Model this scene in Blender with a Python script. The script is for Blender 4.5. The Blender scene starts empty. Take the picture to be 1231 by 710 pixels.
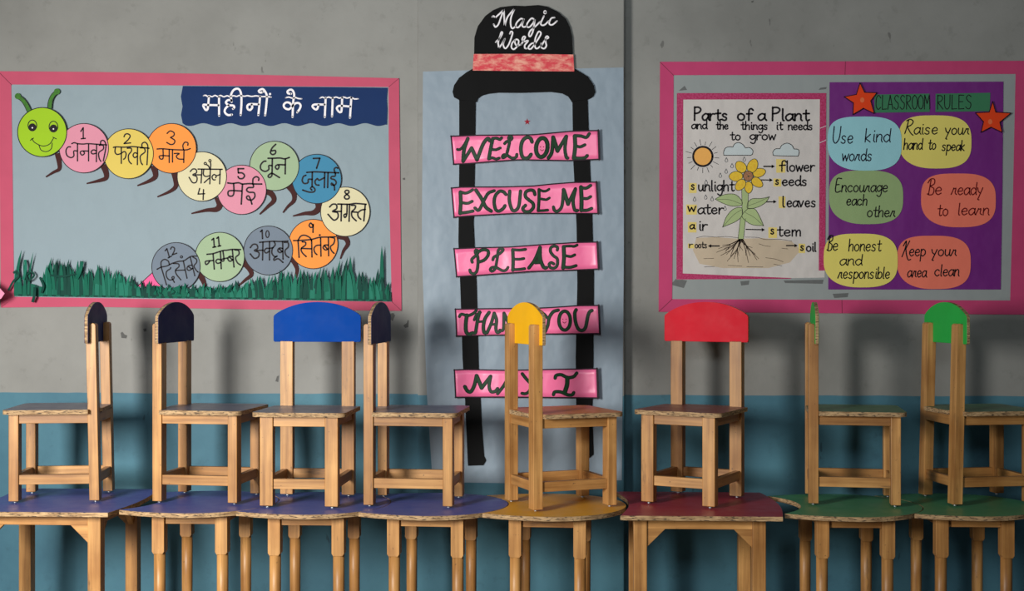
import bpy, bmesh, math, random
from mathutils import Vector, Matrix

random.seed(7)
scn = bpy.context.scene
COL = scn.collection

# ------------------------------------------------------------------ camera
FPX, CX, CY = 1600.0, 615.5, 355.0
HC = 1.19
YAW = math.atan((690.0 - CX) / FPX)
cam_d = bpy.data.cameras.new('camera')
cam_d.sensor_width = 36.0
cam_d.lens = FPX / 1231.0 * 36.0
cam_d.clip_start = 0.05
cam = bpy.data.objects.new('camera', cam_d)
COL.objects.link(cam)
cam.location = (0, 0, HC)
cam.rotation_euler = (math.radians(90), 0, YAW)
scn.camera = cam

# ------------------------------------------------------------------ light
world = bpy.data.worlds.new('world')
scn.world = world
world.use_nodes = True
bg = world.node_tree.nodes['Background']
bg.inputs['Color'].default_value = (0.80, 0.92, 1.0, 1)
bg.inputs['Strength'].default_value = 0.05

def area(name, loc, target, sx, sy, power, col):
    l = bpy.data.lights.new(name, 'AREA')
    l.shape = 'RECTANGLE'
    l.size, l.size_y, l.energy, l.color = sx, sy, power, col
    o = bpy.data.objects.new(name, l)
    COL.objects.link(o)
    o.location = loc
    o.rotation_euler = (Vector(target) - Vector(loc)).to_track_quat('-Z', 'Z').to_euler()
    return o
# daylight through the open doorway at the left of the room
key = area('doorway_daylight', (-2.05, 1.25, 1.38), (-1.35, 4.7, 0.36), 0.7, 0.9, 92, (1.0, 0.97, 0.92))
key.data.spread = math.radians(128)
# weaker light from the high windows behind the photographer
fill = area('window_daylight', (-0.2, -0.9, 2.45), (0.35, 4.7, 2.75), 1.8, 0.6, 17, (0.90, 0.97, 1.0))
fill.data.spread = math.radians(80)

vs = scn.view_settings
vs.view_transform = 'Standard'
vs.look = 'None'
vs.gamma = 1.0
vs.use_curve_mapping = False
vs.exposure = -0.16
scn.display_settings.display_device = 'sRGB'

# ------------------------------------------------------------------ materials
def lin(c):
    return tuple(((v / 255.0) / 12.92 if v <= 10 else (((v / 255.0) + 0.055) / 1.055) ** 2.4) for v in c)

MATS = {}
def new_mat(name):
    m = bpy.data.materials.new(name)
    m.use_nodes = True
    nt = m.node_tree
    b = nt.nodes['Principled BSDF']
    return m, nt, b

def node(nt, t, **kw):
    n = nt.nodes.new(t)
    for k, v in kw.items():
        setattr(n, k, v)
    return n

def mixc(nt, fac, a, b):
    n = node(nt, 'ShaderNodeMix', data_type='RGBA')
    for s, v in ((n.inputs[0], fac), (n.inputs[6], a), (n.inputs[7], b)):
        if isinstance(v, bpy.types.NodeSocket):
            nt.links.new(v, s)
        elif isinstance(v, (int, float)):
            s.default_value = v
        else:
            s.default_value = (*v[:3], 1)
    return n.outputs[2]

def noise(nt, vec, scale, detail=4, rough=0.55):
    n = node(nt, 'ShaderNodeTexNoise')
    n.inputs['Scale'].default_value = scale
    n.inputs['Detail'].default_value = detail
    n.inputs['Roughness'].default_value = rough
    nt.links.new(vec, n.inputs['Vector'])
    return n.outputs['Fac']

def ramp(nt, fac, p0, p1, c0=0.0, c1=1.0):
    n = node(nt, 'ShaderNodeMapRange')
    n.inputs[1].default_value, n.inputs[2].default_value = p0, p1
    n.inputs[3].default_value, n.inputs[4].default_value = c0, c1
    nt.links.new(fac, n.inputs[0])
    return n.outputs[0]

def coords(nt, scale=(1, 1, 1), loc=(0, 0, 0), kind='Object'):
    tc = node(nt, 'ShaderNodeTexCoord')
    mp = node(nt, 'ShaderNodeMapping')
    mp.inputs['Scale'].default_value = scale
    mp.inputs['Location'].default_value = loc
    nt.links.new(tc.outputs[kind], mp.inputs['Vector'])
    return mp.outputs['Vector']

def bump(nt, b, height, strength, dist=0.01):
    n = node(nt, 'ShaderNodeBump')
    n.inputs['Strength'].default_value = strength
    n.inputs['Distance'].default_value = dist
    nt.links.new(height, n.inputs['Height'])
    nt.links.new(n.outputs[0], b.inputs['Normal'])

def paper(name, rgb, crinkle=0.25, var=0.10, rough=0.75, spec=0.25):
    if name in MATS:
        return MATS[name]
    m, nt, b = new_mat(name)
    v = coords(nt)
    n1 = noise(nt, v, 9, 3)
    c = lin(rgb)
    nt.links.new(mixc(nt, n1, tuple(x * (1 - var) for x in c), tuple(min(1, x * (1 + var)) for x in c)), b.inputs['Base Color'])
    b.inputs['Roughness'].default_value = rough
    b.inputs['Specular IOR Level'].default_value = spec
    if crinkle:
        v2 = coords(nt, (1.2, 1.0, 1.0))
        bump(nt, b, noise(nt, v2, 8, 2.5, 0.45), crinkle, 0.04)
    MATS[name] = m
    return m

def ink(name, rgb, rough=0.6):
    if name in MATS:
        return MATS[name]
    m, nt, b = new_mat(name)
    v = coords(nt)
    c = lin(rgb)
    nt.links.new(mixc(nt, noise(nt, v, 60, 2), tuple(x * 0.85 for x in c), tuple(min(1, x * 1.15) for x in c)), b.inputs['Base Color'])
    b.inputs['Roughness'].default_value = rough
    b.inputs['Specular IOR Level'].default_value = 0.2
    MATS[name] = m
    return m

def crayon(name, rgb, rgb2, scale=(40, 40, 40)):
    if name in MATS:
        return MATS[name]
    m, nt, b = new_mat(name)
    v = coords(nt, scale)
    f = ramp(nt, noise(nt, v, 3, 4, 0.7), 0.42, 0.66)
    nt.links.new(mixc(nt, f, lin(rgb), lin(rgb2)), b.inputs['Base Color'])
    b.inputs['Roughness'].default_value = 0.7
    MATS[name] = m
    return m

def wood(name, axis, c0=(0.30, 0.145, 0.045), c1=(0.70, 0.39, 0.138)):
    key = name + axis
    if key in MATS:
        return MATS[key]
    m, nt, b = new_mat(key)
    s = {'x': (2.2, 55, 55), 'y': (55, 2.2, 55), 'z': (55, 55, 2.2)}[axis]
    oi = node(nt, 'ShaderNodeObjectInfo')
    tc = node(nt, 'ShaderNodeTexCoord')
    add = node(nt, 'ShaderNodeVectorMath', operation='ADD')
    mul = node(nt, 'ShaderNodeVectorMath', operation='SCALE')
    comb = node(nt, 'ShaderNodeCombineXYZ')
    for i in range(3):
        nt.links.new(oi.outputs['Random'], comb.inputs[i])
    nt.links.new(comb.outputs[0], mul.inputs[0])
    mul.inputs['Scale'].default_value = 7.0
    nt.links.new(tc.outputs['Object'], add.inputs[0])
    nt.links.new(mul.outputs[0], add.inputs[1])
    mp = node(nt, 'ShaderNodeMapping')
    mp.inputs['Scale'].default_value = s
    nt.links.new(add.outputs[0], mp.inputs['Vector'])
    g = noise(nt, mp.outputs[0], 1.0, 5, 0.6)
    big = noise(nt, add.outputs[0], 6.0, 3)
    base = mixc(nt, ramp(nt, g, 0.30, 0.72), c0, c1)
    tint = mixc(nt, ramp(nt, big, 0.35, 0.75), (1, 1, 1), (0.66, 0.56, 0.46))
    mm = node(nt, 'ShaderNodeMix', data_type='RGBA', blend_type='MULTIPLY')
    mm.inputs[0].default_value = 1.0
    nt.links.new(base, mm.inputs[6]); nt.links.new(tint, mm.inputs[7])
    # per-board tone
    pb = mixc(nt, oi.outputs['Random'], (0.78, 0.71, 0.64), (1.16, 1.14, 1.12))
    m2 = node(nt, 'ShaderNodeMix', data_type='RGBA', blend_type='MULTIPLY')
    m2.inputs[0].default_value = 1.0
    nt.links.new(mm.outputs[2], m2.inputs[6]); nt.links.new(pb, m2.inputs[7])
    # grime specks
    sp = ramp(nt, noise(nt, add.outputs[0], 95, 2, 0.6), 0.69, 0.80)
    mp2 = node(nt, 'ShaderNodeMapping')
    mp2.inputs['Scale'].default_value = tuple(v * 0.55 + 4 for v in s)
    nt.links.new(add.outputs[0], mp2.inputs['Vector'])
    st_ = ramp(nt, noise(nt, mp2.outputs[0], 1.0, 4, 0.7), 0.63, 0.74, 0, 0.75)
    mx = node(nt, 'ShaderNodeMath', operation='MAXIMUM')
    nt.links.new(sp, mx.inputs[0]); nt.links.new(st_, mx.inputs[1])
    sp = mx.outputs[0]
    nt.links.new(mixc(nt, sp, m2.outputs[2], (0.085, 0.05, 0.028)), b.inputs['Base Color'])
    b.inputs['Roughness'].default_value = 0.42
    b.inputs['Specular IOR Level'].default_value = 0.4
    bump(nt, b, g, 0.12, 0.003)
    MATS[key] = m
    return m

def ply(name='plywood_edge', pale=0.5):
    if name in MATS:
        return MATS[name]
    m, nt, b = new_mat(name)
    v = coords(nt, (26, 26, 240))
    v2 = coords(nt, (62, 62, 300))
    lay = ramp(nt, noise(nt, v, 1.0, 3, 0.6), 0.38, 0.62)
    c = mixc(nt, lay, (0.25, 0.145, 0.065), (0.54, 0.36, 0.185))
    chip = ramp(nt, noise(nt, v2, 1.0, 4, 0.7), 0.53, 0.62)
    nt.links.new(mixc(nt, chip, c, (0.035, 0.022, 0.014)), b.inputs['Base Color'])
    b.inputs['Roughness'].default_value = 0.75
    bump(nt, b, noise(nt, v2, 1.0, 4, 0.7), 0.3, 0.004)
    MATS[name] = m
    return m

def laminate(name, rgb, rough=0.36, lo=0.80, spec=0.4):
    if name in MATS:
        return MATS[name]
    m, nt, b = new_mat(name)
    v = coords(nt)
    c = lin(rgb)
    base = mixc(nt, noise(nt, v, 7, 4), tuple(x * lo for x in c), tuple(min(1, x * 1.15) for x in c))
    sc = ramp(nt, noise(nt, coords(nt, (14, 130, 14)), 1.0, 4, 0.7), 0.74, 0.82, 0, 0.30 if spec > 0.2 else 0.08)
    nt.links.new(mixc(nt, sc, base, tuple(min(1, x * 1.6 + 0.06) for x in c)), b.inputs['Base Color'])
    nt.links.new(ramp(nt, noise(nt, v, 18, 4), 0.3, 0.7, rough - 0.06, rough + 0.1), b.inputs['Roughness'])
    b.inputs['Specular IOR Level'].default_value = spec
    MATS[name] = m
    return m

def plain(name, rgb, rough=0.5, metal=0.0):
    if name in MATS:
        return MATS[name]
    m, nt, b = new_mat(name)
    v = coords(nt)
    c = lin(rgb)
    nt.links.new(mixc(nt, noise(nt, v, 40, 2), tuple(x * 0.85 for x in c), tuple(min(1, x * 1.1) for x in c)), b.inputs['Base Color'])
    b.inputs['Roughness'].default_value = rough
    b.inputs['Metallic'].default_value = metal
    MATS[name] = m
    return m

DADO_Z = 0.837
def wall_paint():
    m, nt, b = new_mat('painted_plaster_two_tone')
    v = coords(nt)
    big = noise(nt, v, 2.2, 5, 0.6)
    fine = noise(nt, v, 22, 5, 0.65)
    grey = mixc(nt, ramp(nt, big, 0.3, 0.7), lin((126, 126, 122)), lin((145, 145, 141)))
    blue = mixc(nt, ramp(nt, big, 0.3, 0.7), lin((58, 100, 118)), lin((78, 126, 142)))
    stain = ramp(nt, fine, 0.58, 0.74, 0, 0.35)
    grey = mixc(nt, stain, grey, lin((104, 104, 99)))
    blue = mixc(nt, stain, blue, lin((46, 76, 92)))
    # scuffs
    sv = coords(nt, (30, 30, 10))
    scuff = ramp(nt, noise(nt, sv, 1.0, 3, 0.5), 0.735, 0.76, 0, 0.55)
    grey = mixc(nt, scuff, grey, lin((70, 69, 66)))
    blue = mixc(nt, scuff, blue, lin((40, 60, 72)))
    tc = node(nt, 'ShaderNodeTexCoord')
    sx = node(nt, 'ShaderNodeSeparateXYZ')
    nt.links.new(tc.outputs['Object'], sx.inputs[0])
    wv = noise(nt, coords(nt, (7, 7, 7)), 1.0, 2)
    ad = node(nt, 'ShaderNodeMath', operation='MULTIPLY_ADD')
    nt.links.new(wv, ad.inputs[0]); ad.inputs[1].default_value = 0.008
    nt.links.new(sx.outputs['Z'], ad.inputs[2])
    f = ramp(nt, ad.outputs[0], DADO_Z + 0.003, DADO_Z + 0.005)
    nt.links.new(mixc(nt, f, blue, grey), b.inputs['Base Color'])
    b.inputs['Roughness'].default_value = 0.62
    b.inputs['Specular IOR Level'].default_value = 0.3
    bump(nt, b, fine, 0.15, 0.006)
    return m
M_WALL = wall_paint()
M_FLOOR = plain('cement_floor', (120, 112, 104), 0.7)

# ------------------------------------------------------------------ object helpers
def tag(o, label=None, cat=None, group=None, kind=None):
    if label: o['label'] = label
    if cat: o['category'] = cat
    if group: o['group'] = group
    if kind: o['kind'] = kind
    return o

def link(name, mesh, mats, parent=None, loc=(0, 0, 0), smooth=False):
    o = bpy.data.objects.new(name, mesh)
    for m in (mats if isinstance(mats, (list, tuple)) else [mats]):
        mesh.materials.append(m)
    COL.objects.link(o)
    o.location = loc
    if parent: o.parent = parent
    if smooth:
        for p in mesh.polygons: p.use_smooth = True
    return o

def from_bm(name, bm, mats, parent=None, loc=(0, 0, 0), smooth=False):
    me = bpy.data.meshes.new(name)
    bmesh.ops.recalc_face_normals(bm, faces=bm.faces[:])
    bm.to_mesh(me); bm.free()
    return link(name, me, mats, parent, loc, smooth)

def empty(name, loc, rz=0.0):
    o = bpy.data.objects.new(name, None)
    o.empty_display_size = 0.05
    COL.objects.link(o)
    o.location = loc
    o.rotation_euler = (0, 0, rz)
    return o

def box(bm, x0, x1, y0, y1, z0, z1, bev=0.0015):
    r = bmesh.ops.create_cube(bm, size=1.0)
    vs_ = r['verts']
    for v in vs_:
        v.co = Vector(((x0 + x1) / 2 + v.co.x * (x1 - x0), (y0 + y1) / 2 + v.co.y * (y1 - y0), (z0 + z1) / 2 + v.co.z * (z1 - z0)))
    if bev:
        es = list({e for v in vs_ for e in v.link_edges})
        bmesh.ops.bevel(bm, geom=es, offset=bev, segments=2, affect='EDGES', profile=0.5)

def extrude_poly(bm, pts, axis, a0, a1, bev=0.0):
    """pts: 2-D outline; axis 'x','y','z' = extrusion axis from a0 to a1."""
    def co(p, a):
        if axis == 'x': return (a, p[0], p[1])
        if axis == 'y': return (p[0], a, p[1])
        return (p[0], p[1], a)
    A = [bm.verts.new(co(p, a0)) for p in pts]
    B = [bm.verts.new(co(p, a1)) for p in pts]
    fa = bm.faces.new(A); fb = bm.faces.new(B[::-1])
    n = len(pts)
    sides = [bm.faces.new((A[i], B[i], B[(i + 1) % n], A[(i + 1) % n])) for i in range(n)]
    if bev:
        es = list(set(fa.edges[:]) | set(fb.edges[:]))
        bmesh.ops.bevel(bm, geom=es, offset=bev, segments=2, affect='EDGES', profile=0.5)
    return fa, fb, sides

def lathe(bm, cx, cy, prof, seg=20):
    rings = []
    for r, z in prof:
        rings.append([bm.verts.new((cx + r * math.cos(2 * math.pi * k / seg), cy + r * math.sin(2 * math.pi * k / seg), z)) for k in range(seg)])
    for i in range(len(rings) - 1):
        for k in range(seg):
            f = bm.faces.new((rings[i][k], rings[i][(k + 1) % seg], rings[i + 1][(k + 1) % seg], rings[i + 1][k]))
            f.smooth = True
    bm.faces.new(rings[0][::-1]); bm.faces.new(rings[-1])

# ------------------------------------------------------------------ the setting
WALL_Y = 4.75
PIL_Y = 4.70

def on_wall(px, py, Y=WALL_Y):
    """where the sight line measured on the photograph meets the wall plane at depth Y -> (x, z)"""
    dx, dz = (px - CX) / FPX, (CY - py) / FPX
    c, s = math.cos(YAW), math.sin(YAW)
    vx, vy = -s + c * dx, c + s * dx
    t = Y / vy
    return vx * t, HC + dz * t

def on_top(px, py, z):
    d = (HC - z) * FPX / (py - CY)
    r = (px - CX) * d / FPX
    c, s = math.cos(YAW), math.sin(YAW)
    return -s * d + c * r, c * d + s * r

bm = bmesh.new(); box(bm, -4.2, 4.2, WALL_Y, WALL_Y + 0.15, 0, 3.1, 0)
tag(from_bm('wall_back', bm, M_WALL), kind='structure')
pxl, pxr = on_wall(502, 300, PIL_Y)[0], on_wall(750.5, 300, PIL_Y)[0]
bm = bmesh.new(); box(bm, pxl, pxr, PIL_Y, WALL_Y - 0.0005, 0.0, 3.1, 0.004)
tag(from_bm('wall_pillar', bm, M_WALL), kind='structure')
bm = bmesh.new(); box(bm, -4.2, 4.2, -1.5, WALL_Y, -0.1, 0, 0)
tag(from_bm('floor', bm, M_FLOOR), kind='structure')

# ------------------------------------------------------------------ furniture
TZ = 0.52
M_PLY = ply()
M_GLIDE = plain('glide_metal', (200, 205, 210), 0.3, 0.6)
M_CAP = plain('glide_base', (60, 55, 50), 0.6)

LW, LD = 0.042, 0.031           # chair leg section
CW, CD = 0.125, 0.1425          # half width / half depth over the legs

def seat_outline():
    w0, w1, yf, yb = 0.150, 0.146, -0.160, 0.1425
    r = 0.028
    pts = []
    def arc(cx, cy, a0, a1, n=6):
        for i in range(n + 1):
            a = math.radians(a0 + (a1 - a0) * i / n)
            pts.append((cx + r * math.cos(a), cy + r * math.sin(a)))
    # front left corner -> front right -> back right notch -> back left notch
    arc(-w0 + r, yf + r, 180, 270)
    arc(w0 - r, yf + r, 270, 360)
    n = CD - LD - 0.0005
    pts += [(w1, n), (CW - LW - 0.0005, n), (CW - LW - 0.0005, yb), (-CW + LW + 0.0005, yb), (-CW + LW + 0.0005, n), (-w1, n)]
    return pts

def chair(loc, rz, seat_m, back_m, label, lean=0.0):
    root = empty('school_chair', loc, math.radians(rz))
    tag(root, label, 'chair', 'wooden chairs stood on the tables')
    wz, wx, wy = wood('pine_', 'z'), wood('pine_', 'x'), wood('pine_', 'y')
    ST, SB = 0.302, 0.288           # seat top / bottom
    g = 0.007                       # glide height
    BB, BT = 0.518, 0.580           # bottom of backrest, top of post
    for sx in (-1, 1):
        xa, xb = (-CW, -CW + LW) if sx < 0 else (CW - LW, CW)
        # front leg
        bm = bmesh.new(); box(bm, xa, xb, -CD, -CD + LD, g, SB, 0.002)
        lg = from_bm('leg', bm, wz, root)
        bm = bmesh.new(); lathe(bm, (xa + xb) / 2, -CD + LD / 2, [(0.005, 0.0), (0.0055, 0.003), (0.004, 0.0035), (0.004, g + 0.001)], 12)
        from_bm('glide', bm, M_GLIDE, lg)
        # rear leg running up as the back post, rebated for the backrest, rounded at the top
        y0, y1 = CD - LD, CD
        yr = y0 + 0.0125
        def sh(y, z): return (y - lean * max(0.0, (z - 0.02)) / 0.56, z)
        prof = [sh(y0, g), sh(y0, BB), sh(yr, BB), sh(yr, BT - 0.006)]
        for i in range(7):
            a = math.radians(180 - 180 * i / 6)
            cx_ = (yr + y1) / 2
            prof.append(sh(cx_ + (y1 - yr) / 2 * math.cos(a), BT - 0.008 + 0.008 * math.sin(a)))
        prof.append(sh(y1, g))
        bm = bmesh.new(); extrude_poly(bm, prof, 'x', xa, xb, 0.0015)
        lg = from_bm('leg', bm, wz, root)
        bm = bmesh.new(); lathe(bm, (xa + xb) / 2, CD - LD / 2, [(0.005, 0.0), (0.0055, 0.003), (0.004, 0.0035), (0.004, g + 0.001)], 12)
        from_bm('glide', bm, M_GLIDE, lg)
    # aprons and stretchers
    ins = 0.006
    for nm, z0, z1 in (('apron', 0.257, SB), ('stretcher', 0.060, 0.091)):
        bm = bmesh.new(); box(bm, -CW + LW, CW - LW, -CD + ins, -CD + ins + 0.018, z0, z1, 0.0012)
        from_bm(nm, bm, wx, root)
        bm = bmesh.new(); box(bm, -CW + LW, CW - LW, CD - ins - 0.018, CD - ins, z0, z1, 0.0012)
        from_bm(nm, bm, wx, root)
        for sx in (-1, 1):
            xa = -CW + ins if sx < 0 else CW - ins - 0.018
            bm = bmesh.new(); box(bm, xa, xa + 0.018, -CD + LD, CD - LD, z0, z1, 0.0012)
            from_bm(nm, bm, wy, root)
    # seat board: laminate face over plywood
    bm = bmesh.new()
    fa, fb, sd = extrude_poly(bm, seat_outline(), 'z', SB + 0.0002, ST)
    fb.material_index = 1
    bmesh.ops.bevel(bm, geom=list(fb.edges), offset=0.0012, segments=1, affect='EDGES')
    st = from_bm('seat', bm, [M_PLY, seat_m], root)
    # backrest board with arched top
    hw, side, apex = 0.148, 0.604, 0.648
    pts = [(-hw + 0.004, BB - 0.003), (hw - 0.004, BB - 0.003), (hw, BB + 0.001)]
    pts.append((hw, side - 0.006))
    for i in range(0, 25):
        x = hw - 2 * hw * i / 24
        u = abs(x) / hw
        pts.append((x * 0.985, side + (apex - side) * (1 - u ** 2.1) ** 0.9 if u < 1 else side))
    pts += [(-hw, side - 0.006), (-hw, BB + 0.001)]
    bm = bmesh.new()
    y0 = CD - LD - lean * 0.95
    fa, fb, sd = extrude_poly(bm, pts, 'y', y0, y0 + 0.0122)
    for f in sd: f.material_index = 1
    bmesh.ops.bevel(bm, geom=list(set(fa.edges[:]) | set(fb.edges[:])), offset=0.0012, segments=1, affect='EDGES')
    bk = from_bm('backrest', bm, [back_m, ply('painted_plywood_edge')], root)
    return root

def arc_pts(cx, cy, r, a0, a1, n, sy=1.0):
    return [(cx + r * math.cos(math.radians(a0 + (a1 - a0) * i / n)), cy + sy * r * math.sin(math.radians(a0 + (a1 - a0) * i / n))) for i in range(n + 1)]

def crescent_outline(bite=(-0.384, 0.0)):
    """round table top with a concave left side that takes the next table's round end"""
    R = 0.238
    RB = R + 0.0035
    bx, by = bite
    def edge(sy):
        # flat curve from the front (or back) of the top out to the pointed tip, ending on the neighbour's circle
        p0, p1, p2 = (-0.232, sy * 0.172), (-0.135, sy * 0.232), (0.0, sy * R)
        b = []
        for i in range(61):
            t = i / 60
            x = (1 - t) ** 2 * p0[0] + 2 * t * (1 - t) * p1[0] + t * t * p2[0]
            y = (1 - t) ** 2 * p0[1] + 2 * t * (1 - t) * p1[1] + t * t * p2[1]
            if math.hypot(x - bx, y - by) > RB + 0.0004:
                b.append((x, y))
        return b[:1] + b[1:-1:4]
    f, bk = edge(-1), edge(1)
    pts = f + arc_pts(0, 0, R, -90, 90, 36) + bk[::-1]
    a1 = math.degrees(math.atan2(bk[0][1] - by, bk[0][0] - bx)); a0 = math.degrees(math.atan2(f[0][1] - by, f[0][0] - bx))
    return pts + arc_pts(bx, by, RB, a1, a0, 22)[1:-1]

def table_top(bm, pts):
    fa, fb, sd = extrude_poly(bm, pts, 'z', TZ - 0.0138, TZ)
    fb.material_index = 1
    bmesh.ops.bevel(bm, geom=list(fb.edges), offset=0.001, segments=1, affect='EDGES')

def round_table(cx, cy, top_m, label, bite=(-0.384, 0.0), rz=0.0):
    root = empty('crescent_table', (cx, cy, 0), math.radians(rz))
    tag(root, label, 'table', 'low classroom tables along the wall')
    wz, wx, wy = wood('beech_', 'z', (0.36, 0.18, 0.055), (0.74, 0.43, 0.155)), wood('beech_', 'x', (0.36, 0.18, 0.055), (0.74, 0.43, 0.155)), wood('beech_', 'y', (0.36, 0.18, 0.055), (0.74, 0.43, 0.155))
    c_, s_ = math.cos(math.radians(-rz)), math.sin(math.radians(-rz))
    bite = (bite[0] * c_ - bite[1] * s_, bite[0] * s_ + bite[1] * c_)
    bm = bmesh.new(); table_top(bm, crescent_outline(bite))
    from_bm('tabletop', bm, [M_PLY, top_m], root)
    zt = TZ - 0.0140
    lx, ly = 0.100, 0.152
    for sx in (-1, 1):
        for sy in (-1, 1):
            x, y = sx * lx, sy * ly * 0.98
            bm = bmesh.new()
            h = 0.0195
            # block with its lower outer corner chamfered
            pr = [(-h, zt), (h, zt), (h, 0.388), (h - 0.005, 0.380), (-h + 0.005, 0.380), (-h, 0.388)]
            extrude_poly(bm, [(x + p, z) for p, z in pr], 'y', y - h, y + h, 0.0015)
            lathe(bm, x, y, [(0.0125, 0.0), (0.0165, 0.02), (0.0178, 0.25), (0.0178, 0.384)], 20)
            from_bm('leg', bm, wz, root)
    za = 0.474
    for sy in (-1, 1):
        y = sy * ly * 0.98
        bm = bmesh.new(); box(bm, -lx + 0.0197, lx - 0.0197, y - 0.009, y + 0.009, za, zt, 0.001)
        from_bm('apron', bm, wx, root)
    for sx in (-1, 1):
        x = sx * lx
        bm = bmesh.new(); box(bm, x - 0.009, x + 0.009, -ly * 0.98 + 0.0197, ly * 0.98 - 0.0197, za, zt, 0.001)
        from_bm('apron', bm, wy, root)
    return root

def square_table(x0, x1, yf, top_m, label, left_cut, depth=0.50):
    cx, hw = (x0 + x1) / 2, (x1 - x0) / 2
    root = empty('square_table', (cx, yf + depth / 2, 0))
    tag(root, label, 'table', 'low classroom tables along the wall')
    wz, wx, wy = wood('beech_', 'z'), wood('beech_', 'x'), wood('beech_', 'y')
    hd = depth / 2
    pts = [(-hw, -hd), (hw, -hd)]
    def bulge(x, s, n=12):
        out = []
        for i in range(1, n):
            t = i / n
            out.append((x + s * math.sin(math.pi * t), -hd + 2 * hd * t))
        return out
    pts += bulge(hw, 0.024)
    pts += [(hw, hd), (-hw, hd)]
    pts += bulge(-hw, left_cut)[::-1]
    bm = bmesh.new(); table_top(bm, pts)
    from_bm('tabletop', bm, [M_PLY, top_m], root)
    zt = TZ - 0.0140
    lx, ly, h = hw - 0.0635, hd - 0.075, 0.0205
    for sx in (-1, 1):
        for sy in (-1, 1):
            bm = bmesh.new(); box(bm, sx * lx - h, sx * lx + h, sy * ly - h, sy * ly + h, 0.0, zt, 0.002)
            from_bm('leg', bm, wz, root)
    za = 0.470
    for sy in (-1, 1):
        y = sy * ly
        bm = bmesh.new(); box(bm, -lx + h, lx - h, y - 0.014, y + 0.006, za, zt, 0.001)
        from_bm('apron', bm, wx, root)
        for sx in (-1, 1):
            xa = sx * (lx - h)
            bm = bmesh.new()
            p = [(xa, za - 0.0003), (xa - sx * 0.056, za - 0.0003), (xa, za - 0.056)]
            extrude_poly(bm, p, 'y', y - 0.014, y + 0.004, 0.0006)
            from_bm('corner_brace', bm, wx, root)
    for sx in (-1, 1):
        x = sx * lx
        bm = bmesh.new(); box(bm, x - 0.010, x + 0.010, -ly + h, ly - h, za, zt, 0.001)
        from_bm('apron', bm, wy, root)
        for sy in (-1, 1):
            ya = sy * (ly - h)
            bm = bmesh.new()
            p = [(ya, za - 0.0003), (ya - sy * 0.056, za - 0.0003), (ya, za - 0.056)]
            extrude_poly(bm, p, 'x', x - 0.009, x + 0.009, 0.0006)
            from_bm('corner_brace', bm, wy, root)
    return root

L_BLUE = laminate('blue_laminate', (80, 90, 164), 0.42)
L_YEL = laminate('mustard_laminate', (228, 166, 44), 0.42)
L_RED = laminate('maroon_laminate', (166, 52, 70), 0.42)
L_GRN = laminate('green_laminate', (76, 150, 104), 0.42)
S_GREY = laminate('grey_purple_laminate', (94, 100, 122), 0.34)
S_TAN = laminate('worn_orange_laminate', (216, 132, 62), 0.42)
S_MAR = laminate('worn_maroon_laminate', (132, 76, 72), 0.38)
S_GRN = laminate('worn_green_laminate', (84, 130, 98), 0.42)
B_NAVY = laminate('navy_paint', (14, 34, 92), 0.5, 0.8, 0.12)
B_BLUE = laminate('bright_blue_paint', (0, 62, 146), 0.5, 0.8, 0.04)
B_SLATE = laminate('slate_navy_paint', (34, 52, 104), 0.5, 0.8, 0.12)
B_YEL = laminate('yellow_paint', (246, 180, 24), 0.5, 0.8, 0.12)
B_RED = laminate('red_paint', (206, 24, 44), 0.5, 0.8, 0.12)
B_GRN = laminate('green_paint', (44, 176, 76), 0.5, 0.8, 0.12)

square_table(-1.932, -1.437, 4.045, L_BLUE, 'blue-topped square table with corner braces, leftmost table of the row', 0.030)
round_table(-1.202, 4.281, L_BLUE, 'blue round-fronted table just right of the blue square table')
round_table(-0.833, 4.272, L_BLUE, 'blue round-fronted table under the chair with the bright blue backrest', (-0.369, 0.009))
round_table(-0.450, 4.267, L_BLUE, 'blue round-fronted table touching the mustard table', (-0.383, 0.005), -3.5)
round_table(-0.072, 4.269, L_YEL, 'mustard yellow round-fronted table under the yellow-backed chair', (-0.378, -0.002), -3.5)
square_table(0.141, 0.632, 4.064, L_RED, 'maroon-topped square table with corner braces under the red-backed chair', 0.036)
round_table(0.866, 4.305, L_GRN, 'green round-fronted table beside the maroon square table')
round_table(1.237, 4.336, L_GRN, 'green round-fronted table at the far right end of the row', (-0.371, -0.031))

ZC = TZ + 0.0004
chair((-1.694, 4.346, ZC), -82, S_GREY, B_SLATE, 'wooden chair facing left with slate navy backrest, leftmost chair on the blue square table', 0.012)
chair((-1.204, 4.344, ZC), 84, S_GREY, B_NAVY, 'wooden chair facing right with dark navy backrest, just left of the bright blue backrest')
chair((-0.860, 4.293, ZC), -2, S_GREY, B_BLUE, 'wooden chair facing the camera with a bright blue backrest')
chair((-0.515, 4.303, ZC), 86, S_GREY, B_SLATE, 'wooden chair facing right with navy backrest, just right of the bright blue backrest')
chair((-0.045, 4.280, ZC), 114, S_TAN, B_YEL, 'wooden chair with yellow backrest and worn orange seat on the mustard table')
chair((0.391, 4.378, ZC), -26, S_MAR, B_RED, 'wooden chair with red backrest and maroon seat on the maroon table')
chair((0.905, 4.395, ZC), 83, S_GRN, B_GRN, 'wooden chair with green seat seen exactly side-on, right of the red-backed chair')
chair((1.318, 4.430, ZC), 101, S_GRN, B_GRN, 'wooden chair with bright green backrest at the right end of the row', 0.014)

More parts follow.
